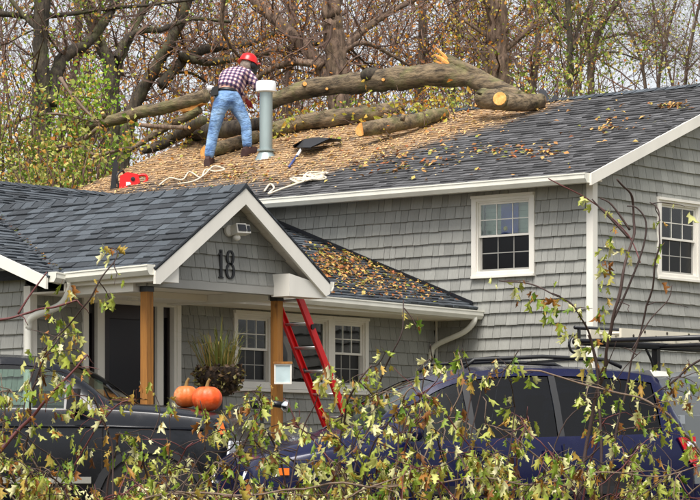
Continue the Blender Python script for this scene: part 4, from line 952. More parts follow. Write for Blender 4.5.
def hand(name, w0, d, side, mat):                              # palm and five bent fingers
    d = d.normalized(); s_ = side.normalized(); n = d.cross(s_).normalized(); m = MB()
    m.obox(w0 + d * .045, d * .048, s_ * .042, n * .016)
    for i, (o, l) in enumerate(((-.032, .075), (-.011, .085), (.011, .08), (.031, .062))):
        a = w0 + d * .088 + s_ * o; m.tube([a, a + d * l * .45 + n * .008, a + d * l * .7 + n * .03, a + d * l * .75 + n * .05], [.0105, .010, .009, .007], 6)
    a = w0 + d * .03 - s_ * .04; m.tube([a, a + d * .03 - s_ * .025 + n * .01, a + d * .06 - s_ * .03 + n * .025], [.013, .011, .008], 6)
    return m.build(name, mat, man, smooth='all')
hand('glove', B['wrL'][0], J(254, 107, .45) - B['wrL'][0], UP, M['glove']); hand('glove', B['wrR'][0], J(264, 101, .4) - B['wrR'][0], RT, M['glove'])

# ================================================================== VEHICLES
def smooth_fn(tab, col):
    xs = sorted(tab, key=lambda t: t[0]); pts = cr([V((t[0], t[col], 0)) for t in xs], 5)
    X_, Y_ = [p.x for p in pts], [p.y for p in pts]
    return lambda x: interp(X_, Y_, x)
class Shell:                                                   # car shell lofted from stations (x, roof z, belt z, half width, roof half width)
    def __init__(s, tab, sill=0.24):
        s.zt, s.zb, s.w, s.wr = (smooth_fn(tab, c) for c in (1, 2, 3, 4)); s.sill = sill
    def sec(s, x):
        zt, zb, w, wr = s.zt(x), s.zb(x), s.w(x), s.wr(x); gh = min(1, max(0, (zt - zb) / .5)); zr = zt - (0.02 + 0.09 * gh); zr = max(zr, zb + 0.02)
        mz = min(0.6, s.sill + (zb - s.sill) * .45); yb = w * .955
        return [(w * .93, s.sill), (w * .985, lerp(s.sill, mz, .4)), (w, mz), (w * 1.002, lerp(mz, zb, .55)), (w * .985, lerp(mz, zb, .85)), (w * .965, zb), (yb, zb + .014), (lerp(yb, wr, .5) + .012 * gh, lerp(zb + .014, zr, .52)), (wr, zr), (lerp(wr, wr * .86, .6), lerp(zr, zt, .62)), (wr * .82, zt - .032 * gh - .006), (wr * .45, zt - .008), (0, zt)]
    def pt(s, x, r, sg, inset=0.0):
        y, z = s.sec(x)[r]; return V((x, sg * (y - inset), z))
    def build(s, root, paint, xs, wins, shield, dark_pillars=False, name='body'):
        body = MB(); pil = {}; nr = 13; xlo, xhi = min(b for f, b, _ in wins), max(f for f, b, _ in wins)
        def is_win(xa, xb, r):
            c = (xa + xb) / 2
            if r in (6, 7):
                for i, (f, b, mt) in enumerate(wins):
                    if b <= c <= f: return ('w', i)
            if r in (10, 11) and shield[1] <= c <= shield[0]: return ('s', 0)
            return None
        xs = sorted(xs, reverse=True); pan = {}
        for sg in (1, -1):
            for xa, xb in zip(xs, xs[1:]):
                for r in range(nr - 1):
                    q = [s.pt(xa, r, sg), s.pt(xb, r, sg), s.pt(xb, r + 1, sg), s.pt(xa, r + 1, sg)]
                    k = is_win(xa, xb, r)
                    if k:
                        ins = 0.012; q2 = [s.pt(xa, r, sg, ins), s.pt(xb, r, sg, ins), s.pt(xb, r + 1, sg, ins), s.pt(xa, r + 1, sg, ins)] if k[0] == 'w' else [p - UP * .006 for p in q]
                        pan.setdefault((k[0], k[1], sg if k[0] == 'w' else 0), MB()).add(q2, [(0, 1, 2, 3)])
                    elif r in (6, 7) and xlo < (xa + xb) / 2 < xhi and dark_pillars: pil.setdefault((sg, sum(b > (xa + xb) / 2 for f, b, _ in wins)), MB()).add(q, [(0, 1, 2, 3)])
                    else: body.add(q, [(0, 1, 2, 3)])
        for x, fl_ in ((xs[0], 1), (xs[-1], -1)):
            ring = [s.pt(x, r, 1) for r in range(nr)] + [s.pt(x, r, -1) for r in range(nr - 2, -1, -1)]
            body.add(ring, [tuple(range(len(ring)))])
        bo = body.build(name, paint, root, smooth=True, local=True)
        for m in pil.values(): m.build('window_pillar', M['blackp'], root, smooth=True, local=True)
        for (kd, i, sg), m in pan.items():
            o = m.build('windshield' if kd == 's' else 'window', M['cglass'] if kd == 's' else wins[i][2], root, smooth='all', local=True)
        return bo
def wheel(root, x, y, r, sg):
    m = MB(); m.lathe([(r * .62, -.1), (r * .93, -.105), (r, -.08), (r, .08), (r * .93, .105), (r * .62, .1)], V((x, y, r)), 28, V((0, 1, 0))); t = m.build('wheel', M['rubber'], root, smooth=True, local=True)
    m = MB(); m.lathe([(r * .62, -.02), (r * .6, .07), (r * .5, .05), (r * .2, .05), (r * .15, .09), (.01, .09)], V((x, y, r)), 20, V((0, sg, 0))); m.build('rim', M['rim'], t, smooth=True)
    for k in range(5):
        a = k * 1.2566; m = MB(); m.beam(V((x, y + sg * .075, r)), V((x + math.cos(a) * r * .56, y + sg * .08, r + math.sin(a) * r * .56)), .05, .02, V((0, 1, 0))); m.build('spoke', M['rim'], t)
def lpart(name, mat, fn, root, smooth=False):
    m = MB(); fn(m); return m.build(name, mat, root, smooth, local=True)
def arch(root, x, y, r, sg, mat):
    def f(m):
        a_ = [math.radians(a) for a in range(-8, 189, 12)]
        for a, b in zip(a_, a_[1:]):
            q = [V((x + math.cos(t) * rr, y, r + .02 + math.sin(t) * rr)) for t, rr in ((a, r * 1.22), (b, r * 1.22), (b, r * 1.4), (a, r * 1.4))]
            m.prism(q, V((0, sg * .03, 0)))
    lpart('wheel_arch', mat, f, root)
    lpart('wheel_well', M['dark'], lambda m: m.lathe([(r * 1.2, 0), (r * 1.2, .012), (.01, .013)], V((x, y, r + .02)), 24, V((0, sg, 0))), root)
def seat(root, x, y, z, mat=None):
    def f(m):
        m.obox(V((x, y, z + .12)), V((.24, 0, .03)), V((0, .23, 0)), V((0, 0, .09))); m.obox(V((x - .28, y, z + .42)), V((.06, 0, 0)), V((0, .22, 0)), V((-.1, 0, .33))); m.obox(V((x - .42, y, z + .83)), V((.045, 0, 0)), V((0, .13, 0)), V((-.02, 0, .09)))
    lpart('seat', mat or M['seat'], f, root)
def frange(a, b, n): return [a + (b - a) * i / n for i in range(n + 1)]

# ---- blue minivan, nose to the left
th = math.radians(18); vd = -RT * math.cos(th) - FW * math.sin(th)
vc = P(446, 468, 25.1); van = tag(empty('minivan', V((vc.x, vc.y, 0.05)), math.atan2(vd.y, vd.x)), 'dark blue minivan with roof rails behind the maple branches', 'minivan')
vt = [(2.36, .70, .60, .60, .45), (2.30, .80, .70, .78, .6), (2.12, .90, .80, .88, .72), (1.8, .985, .865, .945, .78), (1.4, 1.06, .915, .97, .80), (1.12, 1.115, .945, .975, .80), (.9, 1.26, .955, .975, .76), (.6, 1.435, .965, .975, .71), (.32, 1.56, .975, .975, .69), (.05, 1.625, .985, .975, .685), (-.4, 1.665, 1.0, .975, .685), (-1.0, 1.672, 1.015, .975, .685), (-1.6, 1.655, 1.03, .97, .68), (-1.95, 1.625, 1.04, .96, .67), (-2.1, 1.585, 1.045, .95, .66), (-2.2, 1.45, 1.045, .94, .66), (-2.28, 1.24, 1.03, .93, .68), (-2.34, 1.10, .98, .91, .7), (-2.38, .96, .86, .88, .7), (-2.40, .70, .6, .84, .65)]
KX = 0.86
sh = Shell(vt)
wv = [(.84, .13, M['cglass']), (.06, -.82, M['cdark']), (-.89, -1.98, M['cdark'])]
vb_ = sh.build(van, M['van'], frange(2.36, -2.40, 60) + [q for f, b, _ in wv for q in (f, b)] + [1.1, .36], wv, (1.1, .36), True)
for sg in (1, -1):
    lpart('roof_rail', M['blackp'], lambda m: m.tube([V((.05, sg * .60, 1.635)), V((-.05, sg * .60, 1.70)), V((-.8, sg * .60, 1.735)), V((-1.5, sg * .60, 1.715)), V((-1.68, sg * .60, 1.65))], .018, 8), van, 'all')
    lpart('mirror', M['van'], lambda m: m.ball(V((.78, sg * 1.08, 1.05)), .08, .11, .075, 12, 8), van, 'all')
    lpart('door_handle', M['van'], lambda m: m.obox(V((-.02 if sg else 0, sg * .985, .88)), V((.09, 0, 0)), V((0, .014, 0)), V((0, 0, .018))), van)
    lpart('door_handle', M['van'], lambda m: m.obox(V((-.72, sg * .985, .885)), V((.09, 0, 0)), V((0, .014, 0)), V((0, 0, .018))), van)
    lpart('side_moulding', M['blackp'], lambda m: m.obox(V((-.5, sg * .982, .56)), V((1.2, 0, 0)), V((0, .014, 0)), V((0, 0, .035))), van)
    lpart('tail_light', M['lampr'], lambda m: m.prism([V((-2.14, sg * .925, 1.02)), V((-2.345, sg * .90, 1.03)), V((-2.40, sg * .86, .78)), V((-2.36, sg * .90, .74)), V((-2.26, sg * .925, .82))], V((.0, sg * .03, 0))), van)
    lpart('reflector', M['lampw'], lambda m: m.prism([V((-2.22, sg * .96, .985)), V((-2.34, sg * .935, .985)), V((-2.35, sg * .93, .94)), V((-2.24, sg * .958, .94))], V((0, sg * .008, 0))), van)
    lpart('headlight', M['lampw'], lambda m: m.prism([V((2.33, sg * .45, .72)), V((2.12, sg * .87, .80)), V((2.14, sg * .88, .68)), V((2.37, sg * .45, .62))], V((.012, sg * .02, 0))), van)
    lpart('turn_signal', M['lampa'], lambda m: m.obox(V((2.1, sg * .885, .72)), V((.07, -sg * .03, 0)), V((0, .012, 0)), V((0, 0, .03))), van)
    for wx in (1.5, -1.45): wheel(van, wx, sg * .84, .33, sg); arch(van, wx, sg * .962, .33, sg, M['van'])
    for xx in (.095, -.855): lpart('door_seam', M['dark'], lambda m: m.obox(V((xx, sg * .986, .66)), V((.005, 0, 0)), V((0, .004, 0)), V((0, 0, .3))), van)
for xx in (-.3, -1.2): lpart('cross_bar', M['blackp'], lambda m: m.beam(V((xx, -.6, 1.725)), V((xx, .6, 1.725)), .05, .02), van)
lpart('spoiler', M['white'], lambda m: m.prism([V((-2.0, -.6, 1.628)), V((-2.2, -.6, 1.615)), V((-2.23, -.6, 1.575)), V((-2.05, -.6, 1.57))], V((0, 1.2, 0))), van)  # spoiler coloured white to stand in for the highlight along the rear roof edge
lpart('bumper', M['van'], lambda m: (m.obox(V((-2.36, 0, .48)), V((.09, 0, 0)), V((0, .86, 0)), V((0, 0, .13)))), van)
lpart('bumper', M['van'], lambda m: (m.obox(V((2.28, 0, .42)), V((.12, 0, 0)), V((0, .72, 0)), V((0, 0, .14)))), van)
lpart('rear_plate', M['vcap'], lambda m: m.obox(V((-2.405, 0, .82)), V((.004, 0, 0)), V((0, .16, 0)), V((0, 0, .08))), van)
for (x_, y_) in ((.25, .4), (.25, -.4), (-.75, .4), (-.75, -.4)): seat(van, x_, y_, .5)
lpart('floor_pan', M['dark'], lambda m: m.box(-2.1, 1.2, -.85, .85, .3, .42), van)
lpart('dashboard', M['blackp'], lambda m: m.box(.85, 1.1, -.8, .8, .75, .99), van)
lpart('wiper', M['blackp'], lambda m: m.tube([V((1.1, .55, 1.11)), V((.95, .1, 1.235))], .009, 6), van)

van.scale = (KX, 1, 1)
# ---- dark pickup truck, nose to the right; the same shell carries the silver work truck at the right
tt = [(2.70, 1.06, 1.0, .74, .6), (2.66, 1.2, 1.12, .84, .7), (2.5, 1.29, 1.2, .92, .76), (2.1, 1.345, 1.255, .95, .80), (1.8, 1.375, 1.28, .955, .80), (1.54, 1.40, 1.30, .955, .80), (1.3, 1.58, 1.30, .955, .80), (1.06, 1.745, 1.305, .955, .80), (.85, 1.82, 1.31, .955, .80), (.4, 1.85, 1.315, .955, .80), (-.3, 1.855, 1.32, .955, .80), (-.85, 1.83, 1.32, .955, .80), (-1.0, 1.79, 1.32, .955, .80), (-1.04, 1.55, 1.32, .955, .8), (-1.08, 1.36, 1.31, .95, .8)]
def pickup(name, label, loc, d, paint, bed_open=True):
    root = tag(empty(name, loc, math.atan2(d.y, d.x)), label, 'pickup truck')
    s = Shell(tt, .42); wn = [(1.13, .49, M['cglass']), (.40, -.75, M['cglass'])]
    s.build(root, paint, frange(2.70, -1.08, 54) + [q for f, b, _ in wn for q in (f, b)] + [1.53, 1.0], wn, (1.53, 1.0))
    for sg in (1, -1):
        lpart('bed_side', paint, lambda m: m.prism([V((-1.10, sg * .95, .45)), V((-2.72, sg * .94, .5)), V((-2.74, sg * .93, 1.22)), V((-2.70, sg * .90, 1.31)), V((-1.10, sg * .90, 1.32)), V((-1.10, sg * .94, 1.28))], V((0, -sg * .08, 0))), root)
        lpart('mirror', M['blackp'], lambda m: m.obox(V((1.26, sg * 1.09, 1.40)), V((.05, sg * .02, 0)), V((-.01, .11, 0)), V((.01, 0, .095))), root, True)
        lpart('mirror_arm', M['blackp'], lambda m: m.tube([V((1.27, sg * .95, 1.33)), V((1.26, sg * 1.04, 1.35))], .03, 8), root)
        lpart('turn_signal', M['lampa'], lambda m: m.prism([V((2.60, sg * .89, 1.19)), V((2.545, sg * .918, 1.185)), V((2.575, sg * .915, 1.08)), V((2.635, sg * .875, 1.08))], V((.012, sg * .012, 0))), root)
        lpart('headlight', M['lampw'], lambda m: m.prism([V((2.71, sg * .55, 1.02)), V((2.66, sg * .86, 1.02)), V((2.64, sg * .86, .88)), V((2.72, sg * .55, .86))], V((.02, 0, 0))), root)
        lpart('door_seam', M['dark'], lambda m: m.obox(V((.445, sg * .965, .95)), V((.005, 0, 0)), V((0, .003, 0)), V((0, 0, .34))), root)
        lpart('door_seam', M['dark'], lambda m: m.obox(V((1.50, sg * .962, .92)), V((.005, 0, 0)), V((0, .003, 0)), V((0, 0, .33))), root)
        lpart('door_handle', M['blackp'], lambda m: m.obox(V((.62, sg * .97, 1.12)), V((.1, 0, 0)), V((0, .016, 0)), V((0, 0, .022))), root)
        lpart('body_crease', paint, lambda m: m.tube([V((2.45, sg * .925, 1.12)), V((1.6, sg * .957, 1.15)), V((-1.0, sg * .957, 1.17))], .014, 6), root, 'all')
        lpart('side_moulding', M['chrome'], lambda m: m.obox(V((.25, sg * .965, .66)), V((1.15, 0, 0)), V((0, .012, 0)), V((0, 0, .03))), root)
        for wx in (1.95, -1.8): wheel(root, wx, sg * .80, .40, sg); arch(root, wx, sg * .945, .40, sg, M['blackp'])
    lpart('tailgate', paint, lambda m: m.box(-2.74, -2.68, -.85, .85, .7, 1.3), root); lpart('bed_floor', M['dark'], lambda m: m.box(-2.68, -1.12, -.86, .86, .6, .66), root)
    lpart('bumper', M['chrome'], lambda m: m.obox(V((2.74, 0, .66)), V((.07, 0, 0)), V((0, .9, 0)), V((0, 0, .11))), root); lpart('bumper', M['chrome'], lambda m: m.obox(V((-2.82, 0, .62)), V((.06, 0, 0)), V((0, .9, 0)), V((0, 0, .09))), root)
    lpart('grille', M['blackp'], lambda m: m.obox(V((2.71, 0, .93)), V((.012, 0, 0)), V((0, .52, 0)), V((0, 0, .1))), root)
    lpart('floor_pan', M['dark'], lambda m: m.box(-1.0, 1.5, -.85, .85, .5, .6), root); lpart('dashboard', M['blackp'], lambda m: m.box(1.2, 1.5, -.8, .8, 1.0, 1.29), root)
    for y_ in (.4, -.4): seat(root, .55, y_, .68); seat(root, -.35, y_, .68)
    lpart('steering_wheel', M['blackp'], lambda m: m.tube([V((1.08 + .05 * math.cos(a * .4), .4 + .17 * math.sin(a * .4), 1.24 + .16 * math.cos(a * .4))) for a in range(17)], .014, 6), root)
    lpart('wiper', M['blackp'], lambda m: m.tube([V((1.56, -.4, 1.415)), V((1.35, -.05, 1.56))], .01, 6), root)
    return root
tw = math.radians(7); tdv = RT * math.cos(tw) - FW * math.sin(tw)
nose = P(250, 468, 26.5); tl = nose - tdv * 2.72
truck = pickup('pickup_truck', 'dark blue black pickup truck with pumpkins on its hood', V((tl.x, tl.y, 0.03)), tdv, M['truck'])
lpart('hood_leaves', M['litter'], lambda m: [leaf_quad(m, V((rl.uniform(1.5, 1.75), rl.uniform(-.8, .1), 1.415)), .07, rl, UP) for i in range(24)], truck); kind(truck.children[-1], 'stuff')
# ---- pumpkins on the hood
def pumpkin(u, v, r, mat, label, yoff, flat=.88, tilt=0):
    lx = None
    # the hood point at this pixel column, yoff metres across the hood
    ca = tdv; side = V((-tdv.y, tdv.x, 0)); base = V((tl.x, tl.y, 0))
    best = min((abs(proj(base + ca * x + side * yoff)[0] - u), x) for x in frange(1.5, 2.6, 220))[1]
    s_ = Shell(tt, .42); zz = interp([0, .36, .65, .8], [s_.zt(best), s_.zt(best) - .008, s_.zt(best) - .03, s_.zt(best) - .07], abs(yoff)) + 0.03
    c = base + ca * best + side * yoff + UP * (zz + r * flat * .93)
    t = tag(empty('pumpkin', c - UP * r * flat), label, 'pumpkin', 'pumpkins on the truck hood')
    m = MB(); n, k_ = 48, 18; vs = []
    for i in range(k_ + 1):
        a = math.pi * i / k_
        for j in range(n):
            b = 2 * math.pi * j / n; rib = 1 - .055 * abs(math.cos(b * 5.5)) ** 6
            dz = math.cos(a); pol = 1 - .16 * max(0, dz) ** 10 - .08 * max(0, -dz) ** 8
            vs.append(c + V((r * math.sin(a) * math.cos(b) * rib, r * math.sin(a) * math.sin(b) * rib, r * flat * dz * pol)))
    m.add(vs, [(i * n + j, (i + 1) * n + j, (i + 1) * n + (j + 1) % n, i * n + (j + 1) % n) for i in range(k_) for j in range(n)]); m.build('shell', mat, t, smooth='all')
    m = MB(); m.tube(cr([c + UP * r * flat * .8, c + UP * (r * flat * .8 + .05) + RT * .01, c + UP * (r * flat * .8 + .08) + RT * .03], 4), [.022, .02, .018, .016, .015, .014, .014, .015, .016], 7); m.build('stem', M['stem'], t, smooth='all')
    return t
pumpkin(207, 392, .145, M['pumpkin'], 'round bright orange pumpkin, the larger and nearer of the two on the hood', -.42)
pumpkin(186, 391, .12, M['pumpkin2'], 'smaller faded pumpkin with pale patch behind the bright one', -.05, .95)

# ---- silver work truck with ladder rack
wy = -1.75                                                     # the rail that shows is the far one, by the house
wl = onY(686, 468, wy - 1.87); work = pickup('work_truck', 'silver work truck with a black ladder rack behind the minivan', V((wl.x + 2.74, wy - .93, 0.03)), V((1, 0, 0)), M['silver'])
work['category'] = 'truck'
ra, rb = onY(575, 325, wy), onY(700, 338, wy); rdir = V((1, 0, 0)); zt_ = (ra.z + rb.z) / 2
ra = V((ra.x, wy, zt_)); rb = V((rb.x + 2.2, wy, zt_))
rack = tag(empty('ladder_rack', V((rb.x, wy, 1.3))), 'black steel ladder rack mounted over the silver work truck bed', 'rack')
zl_ = onY(640, 345.5, wy).z
for yy in (0, -1.86):
    o_ = V((0, yy, 0))
    part('upper_tube', M['black'], lambda m: m.tube([ra + o_, rb + o_], .022, 8), rack, 'all')
    part('lower_tube', M['black'], lambda m: m.tube([V((ra.x, wy + yy, zl_)), V((rb.x, wy + yy, zl_))], .04, 10), rack, 'all')
    part('curled_end', M['black'], lambda m: m.tube([V((ra.x - .02 + .09 * math.cos(a * .35 + 1.6), wy + yy, zl_ - .03 + .09 * math.sin(a * .35 + 1.6))) for a in range(16)], .014, 6), rack, 'all')
    for uu in (579, 658, 696):
        q = onY(uu, 340, wy); part('strut', M['black'], lambda m: m.tube([V((q.x, wy + yy, zl_ - .02)), V((q.x, wy + yy, zt_))], .02, 8), rack)
    q = onY(657, 340, wy).x
    part('post', M['black'], lambda m: m.beam(V((q, wy + yy, 1.33)), V((q - .02, wy + yy, zl_ - .03)), .07, .07, V((1, 0, 0))), rack)
    part('post', M['black'], lambda m: m.beam(V((q + 1.9, wy + yy, 1.33)), V((q + 1.9, wy + yy, zl_ - .03)), .07, .07, V((1, 0, 0))), rack)
    part('brace', M['black'], lambda m: m.tube(cr([V((q, wy + yy, 1.75)), V((q - .1, wy + yy, zl_ - .18)), V((q - .22, wy + yy, zl_ - .04))], 5), .016, 6), rack, 'all')
for xx in (ra.x + .05, q + .02, q + 1.9): part('cross_bar', M['black'], lambda m: m.tube([V((xx, wy, zl_ + .0)), V((xx, wy - 1.86, zl_))], .028, 8), rack, 'all')
cl = tag(empty('cream_ladder', V((ra.x, wy - .6, zl_ + .05))), 'cream coloured ladder lying flat in the black rack', 'ladder')
for yy in (-.52, -.12):
    part('rail', M['cream'], lambda m: m.box(ra.x + .12, rb.x, wy + yy, wy + yy + .03, zl_ + .035, zt_ - .02), cl)
for k in range(12): part('rung', M['cream'], lambda m: m.tube([V((ra.x + .3 + k * .3, wy - .49, zl_ + .09)), V((ra.x + .3 + k * .3, wy - .12, zl_ + .09))], .016, 6), cl, 'all')
for k in range(7): part('rivet', M['barkd'], lambda m: m.ball(V((ra.x + .35 + k * .22, wy - .522, zl_ + .06 + .05 * (k % 2))), .02, .008, .018, 6, 4), cl)

# ================================================================== TREES BEHIND THE HOUSE
rt = random.Random(17)
def rv(k=1.0): return V((rt.gauss(0, k), rt.gauss(0, k), rt.gauss(0, k)))
def grow(tw, lv, p, d, ln, r, lev, leafp, lsz, sides=3):
    n = 5; q = [p]; d = d.normalized()
    for i in range(n):
        d = (d + rv(.22) + UP * .05).normalized(); q.append(q[-1] + d * ln / n)
    tw.tube(q, [lerp(r, r * .25, i / n) for i in range(n + 1)], sides, False)
    for i in range(1, n + 1):
        if lev > 0:
            for _ in range(2 if lev > 1 else 1):
                grow(tw, lv, q[i], (d + rv(.75)), ln * rt.uniform(.4, .65), r * .5, lev - 1, leafp, lsz)
        for _ in range(3):
            if lv is not None and rt.random() < leafp: leaf_quad(lv, q[i] + rv(.06), lsz * rt.uniform(.6, 1.3), rt)
def tree(label, dep, trunks, limbs, bark, leaf, leafp=.5, lsz=.09, ntw=24, tl_=1.2, base_v=None, lev=1, group='trees behind the house'):
    b = P(trunks[0][0][0][0], YH + .8 * F / dep, dep); b.z = gz(b.x, b.y)
    t = tag(empty('tree', b), label, 'tree', group); tw, lv = MB(), MB()
    for nm, lst in (('trunk', trunks), ('limb', limbs)):
        for pts, w0, w1 in lst:
            ps = cr([P(u, v, dep + (k * .25 if nm == 'limb' else 0)) for k, (u, v) in enumerate(pts)], 10); m_ = len(ps); sc_ = dep / F / 2
            rad = [lerp(w0, w1, i / (m_ - 1)) * sc_ * (1 + .12 * mnoise.noise(ps[i] * 1.7)) for i in range(m_)]
            if nm == 'trunk' and lst.index((pts, w0, w1)) == 0 and ps[0].z < .3: rad[0] *= 1.5; rad[1] *= 1.2
            mb = MB(); mb.tube([p + rv(rad[i] * .06) for i, p in enumerate(ps)], rad, 12 if w0 > 8 else 7, True, .03)
            if w0 > 8:
                for i, v_ in enumerate(mb.v):
                    c_ = ps[i // 12]; mb.v[i] = v_ + (v_ - c_) * (.22 * mnoise.noise(V((v_.x * 11, v_.y * 11, v_.z * 1.1))) + .1 * mnoise.noise(v_ * 6))
            mb.build(nm, M[bark], t, smooth='all')
            for k in range(max(2, int(ntw * (1 if nm == 'limb' else .8)))):
                i = rt.randrange(m_ // 3 if nm == 'trunk' else 1, m_); tg = (ps[min(i + 1, m_ - 1)] - ps[i - 1]).normalized()
                dd = (tg * .4 + rv(.7) + UP * .2); grow(tw, lv, ps[i], dd, tl_ * rt.uniform(.5, 1.3), min(rad[i] * .35, .028), lev, leafp, lsz)
    if tw.v: kind(tw.build('twigs', M['twig'], t, fix=False), 'stuff')
    if lv.v: kind(lv.build('foliage', M[leaf], t, fix=False), 'stuff')
    return t
# traced trunks and limbs (pixels), each tree at its own distance
tree('tall dark tree at the left edge with a long limb bowing over', 46, [([(46, 520), (46, 300), (44, 190), (42, 110), (41, 55), (42, 0), (45, -80), (50, -180)], 22, 13)],
     [([(50, 105), (54, 78), (66, 56), (88, 42), (104, 22), (118, -4), (135, -50)], 15, 7), ([(-40, 12), (0, 14), (35, 17), (70, 14), (105, 9), (150, 5), (205, -2)], 7, 3), ([(38, 30), (15, 5), (-10, -30)], 6, 3)], 'barkd', 'lg', .2, .07, 13)
tree('forked grey tree right of the tall dark tree', 50, [([(112, 520), (112, 250), (112, 150), (113, 100), (108, 62), (96, 34), (88, 0), (80, -70)], 19, 9)],
     [([(113, 92), (119, 62), (132, 34), (146, 0), (156, -40)], 10, 6), ([(117, 60), (123, 44), (136, 32), (160, 30), (176, 24), (196, 19), (230, 22)], 9, 3), ([(105, 60), (98, 20), (108, -20)], 6, 4)], 'barkd', 'lg', .14, .07, 13)
tree('leaning grey tree behind the broken limb', 54, [([(112, 520), (118, 260), (124, 150), (134, 108), (152, 74), (168, 46), (180, 20), (196, -30)], 15, 10)],
     [([(160, 86), (186, 58), (216, 47), (246, 44), (268, 36), (300, 22)], 11, 5), ([(128, 120), (147, 84), (166, 74), (190, 73), (206, 82)], 5, 2.5), ([(180, 56), (205, 62), (240, 58), (280, 50), (322, 42)], 9, 5)], 'barkd', 'lb', .16, .06, 16)
tree('thick straight tree above the vent pipe with a leaning second trunk', 47, [([(342, 520), (341, 300), (339, 160), (338, 100), (336, 60), (333, 25), (331, 0), (327, -120)], 25, 19)],
     [([(330, 84), (318, 62), (300, 42), (278, 22), (258, 2), (240, -22)], 15, 13), ([(342, 52), (356, 36), (375, 22), (398, 8), (425, -6)], 9, 5), ([(344, 50), (360, 43), (376, 47), (396, 58), (410, 66)], 6, 2.5), ([(322, 66), (296, 62), (270, 70), (250, 84)], 9, 4), ([(225, -10), (222, 25), (232, 48), (245, 62)], 5, 3)], 'barkf', 'lb', .2, .06, 15)
tree('brown tree with a broken stub behind the split limb', 49, [([(502, 520), (502, 300), (501, 160), (500, 95), (498, 50), (496, 5), (494, -90)], 25, 20)],
     [([(488, 78), (484, 60), (474, 46), (468, 34)], 6, 4), ([(494, 40), (470, 24), (450, 8), (440, -20)], 5, 2), ([(505, 50), (528, 30), (545, 6), (560, -30)], 6, 3)], 'barkf', 'ly', .32, .065, 20)
tree('slim forked tree with yellow leaves above the ridge', 47, [([(569, 520), (569, 250), (569, 110), (570, 60), (569, 20), (566, -20), (560, -100)], 7, 5)],
     [([(570, 60), (578, 30), (588, 8), (600, -25)], 4, 2), ([(568, 30), (552, 10), (540, -20)], 3.5, 2), ([(570, 80), (590, 60), (612, 52), (640, 60)], 2.5, 1.5)], 'barkd', 'lg', .32, .075, 16)
tree('double stemmed tree with leaning stems right of the slim forked tree', 51, [([(592, 520), (592, 250), (592, 120), (591, 70), (597, 36), (610, 12), (628, -14), (650, -60)], 9, 5)],
     [([(592, 70), (586, 34), (592, 0), (598, -40)], 7, 4), ([(600, 40), (625, 34), (645, 40), (668, 58)], 2.5, 1.2)], 'bark', 'lg', .16, .065, 16)
for i, (u, lean, dp, lb) in enumerate(((640, -22, 50, 'bare thin tree leaning left above the ridge'), (662, 14, 53, 'bare twiggy tree in the pale sky left of the rightmost stem'), (688, 12, 49, 'rightmost bare thin tree against the pale sky'))):
    tree(lb, dp, [([(u - lean, 520), (u - lean * .6, 200), (u - lean * .2, 80), (u + lean * .3, 40), (u + lean, 0), (u + lean * 2.5, -90)], 4.5, 2.2)], [([(u, 70), (u + 20, 45), (u + 30, 10)], 2, 1), ([(u, 60), (u - 22, 40), (u - 40, 8)], 2, 1)], 'bark', 'lg', .012, .06, 12, 1.0, lev=2)
for i, (u, w_, dp, lb) in enumerate(((76, 9, 56, 'grey trunk between the two left trees'), (222, 8, 58, 'thin far trunk behind the man in the red hat'), (290, 9, 60, 'far trunk between man and thick straight tree'), (420, 10, 57, 'far trunk above the fallen trunk'), (455, 6, 60, 'thin far trunk left of the broken stub'), (535, 8, 56, 'far trunk between the brown tree and the slim forked tree'))):
    tree(lb, dp, [([(u, 510), (u + 2, 200), (u - 2, 90), (u + 3, 30), (u - 4, -90)], w_, w_ * .7)], [([(u, 60), (u + 25, 30), (u + 40, -10)], w_ * .4, 1.5), ([(u, 90), (u - 25, 50), (u - 35, 10)], w_ * .4, 1.5)], 'bark', 'lb', .2, .06, 14)

# far wood that reads as one mass: thin stems, twigs and the last leaves
wt, wl_b, wl_g = MB(), MB(), MB()
for i in range(2300):
    u, dp = rt.uniform(-200, 900), rt.uniform(55, 72); v0 = rt.uniform(40, 330) - (rt.random() < .5) * 160
    if u > 585 and rt.random() < .72: continue
    p = P(u, v0, dp); d = UP * rt.uniform(.3, 1) + RT * rt.gauss(0, .55) + FW * rt.gauss(0, .3)
    grow(wt, None, p, d, rt.uniform(1.0, 3.0), rt.uniform(.009, .024), 1, 0, 0)
def dens(u, v):
    if u > 610: return .015 + .25 * max(0, min(1, (v - 60) / 50))
    if u > 560: return .22
    if 120 < u < 540: return 1.0 if v > 60 else .72
    return .9 if v > 70 else .42
for i in range(22000):
    u, v, dp = rt.uniform(-180, 880), rt.uniform(-130, 300), rt.uniform(53, 70)
    if rt.random() > dens(u, v): continue
    g = (u < 110 and rt.random() < .6) or (540 < u < 660 and rt.random() < .7) or rt.random() < .1
    c_ = P(u, v, dp)
    for _ in range(2): leaf_quad(wl_g if g else wl_b, c_ + rv(.12), rt.uniform(.05, .12), rt)
for i in range(110):                                           # slender stems carry the far twigs down to the ground
    u, dp = rt.uniform(-220, 1000), rt.uniform(54, 73); b = P(u, YH, dp); b.z = -0.1
    q = [b]; d = (UP + RT * rt.gauss(0, .07) + FW * rt.gauss(0, .07)).normalized()
    for k in range(7): d = (d + rv(.05)).normalized(); q.append(q[-1] + d * rt.uniform(1.2, 1.9))
    r0 = rt.uniform(.03, .07); wt.tube(q, [lerp(r0, r0 * .25, k / 7) for k in range(8)], 5, False)
    for k in range(2, 8): grow(wt, None, q[k], UP * .6 + rv(.6), rt.uniform(.8, 2.0), .012, 1, 0, 0)
for i in range(9000):                                          # low brush in front of the far stems
    leaf_quad(wl_b if rt.random() < .6 else wl_g, P(rt.uniform(-200, 1000), rt.uniform(300, 508), rt.uniform(54, 66)), rt.uniform(.06, .16), rt)
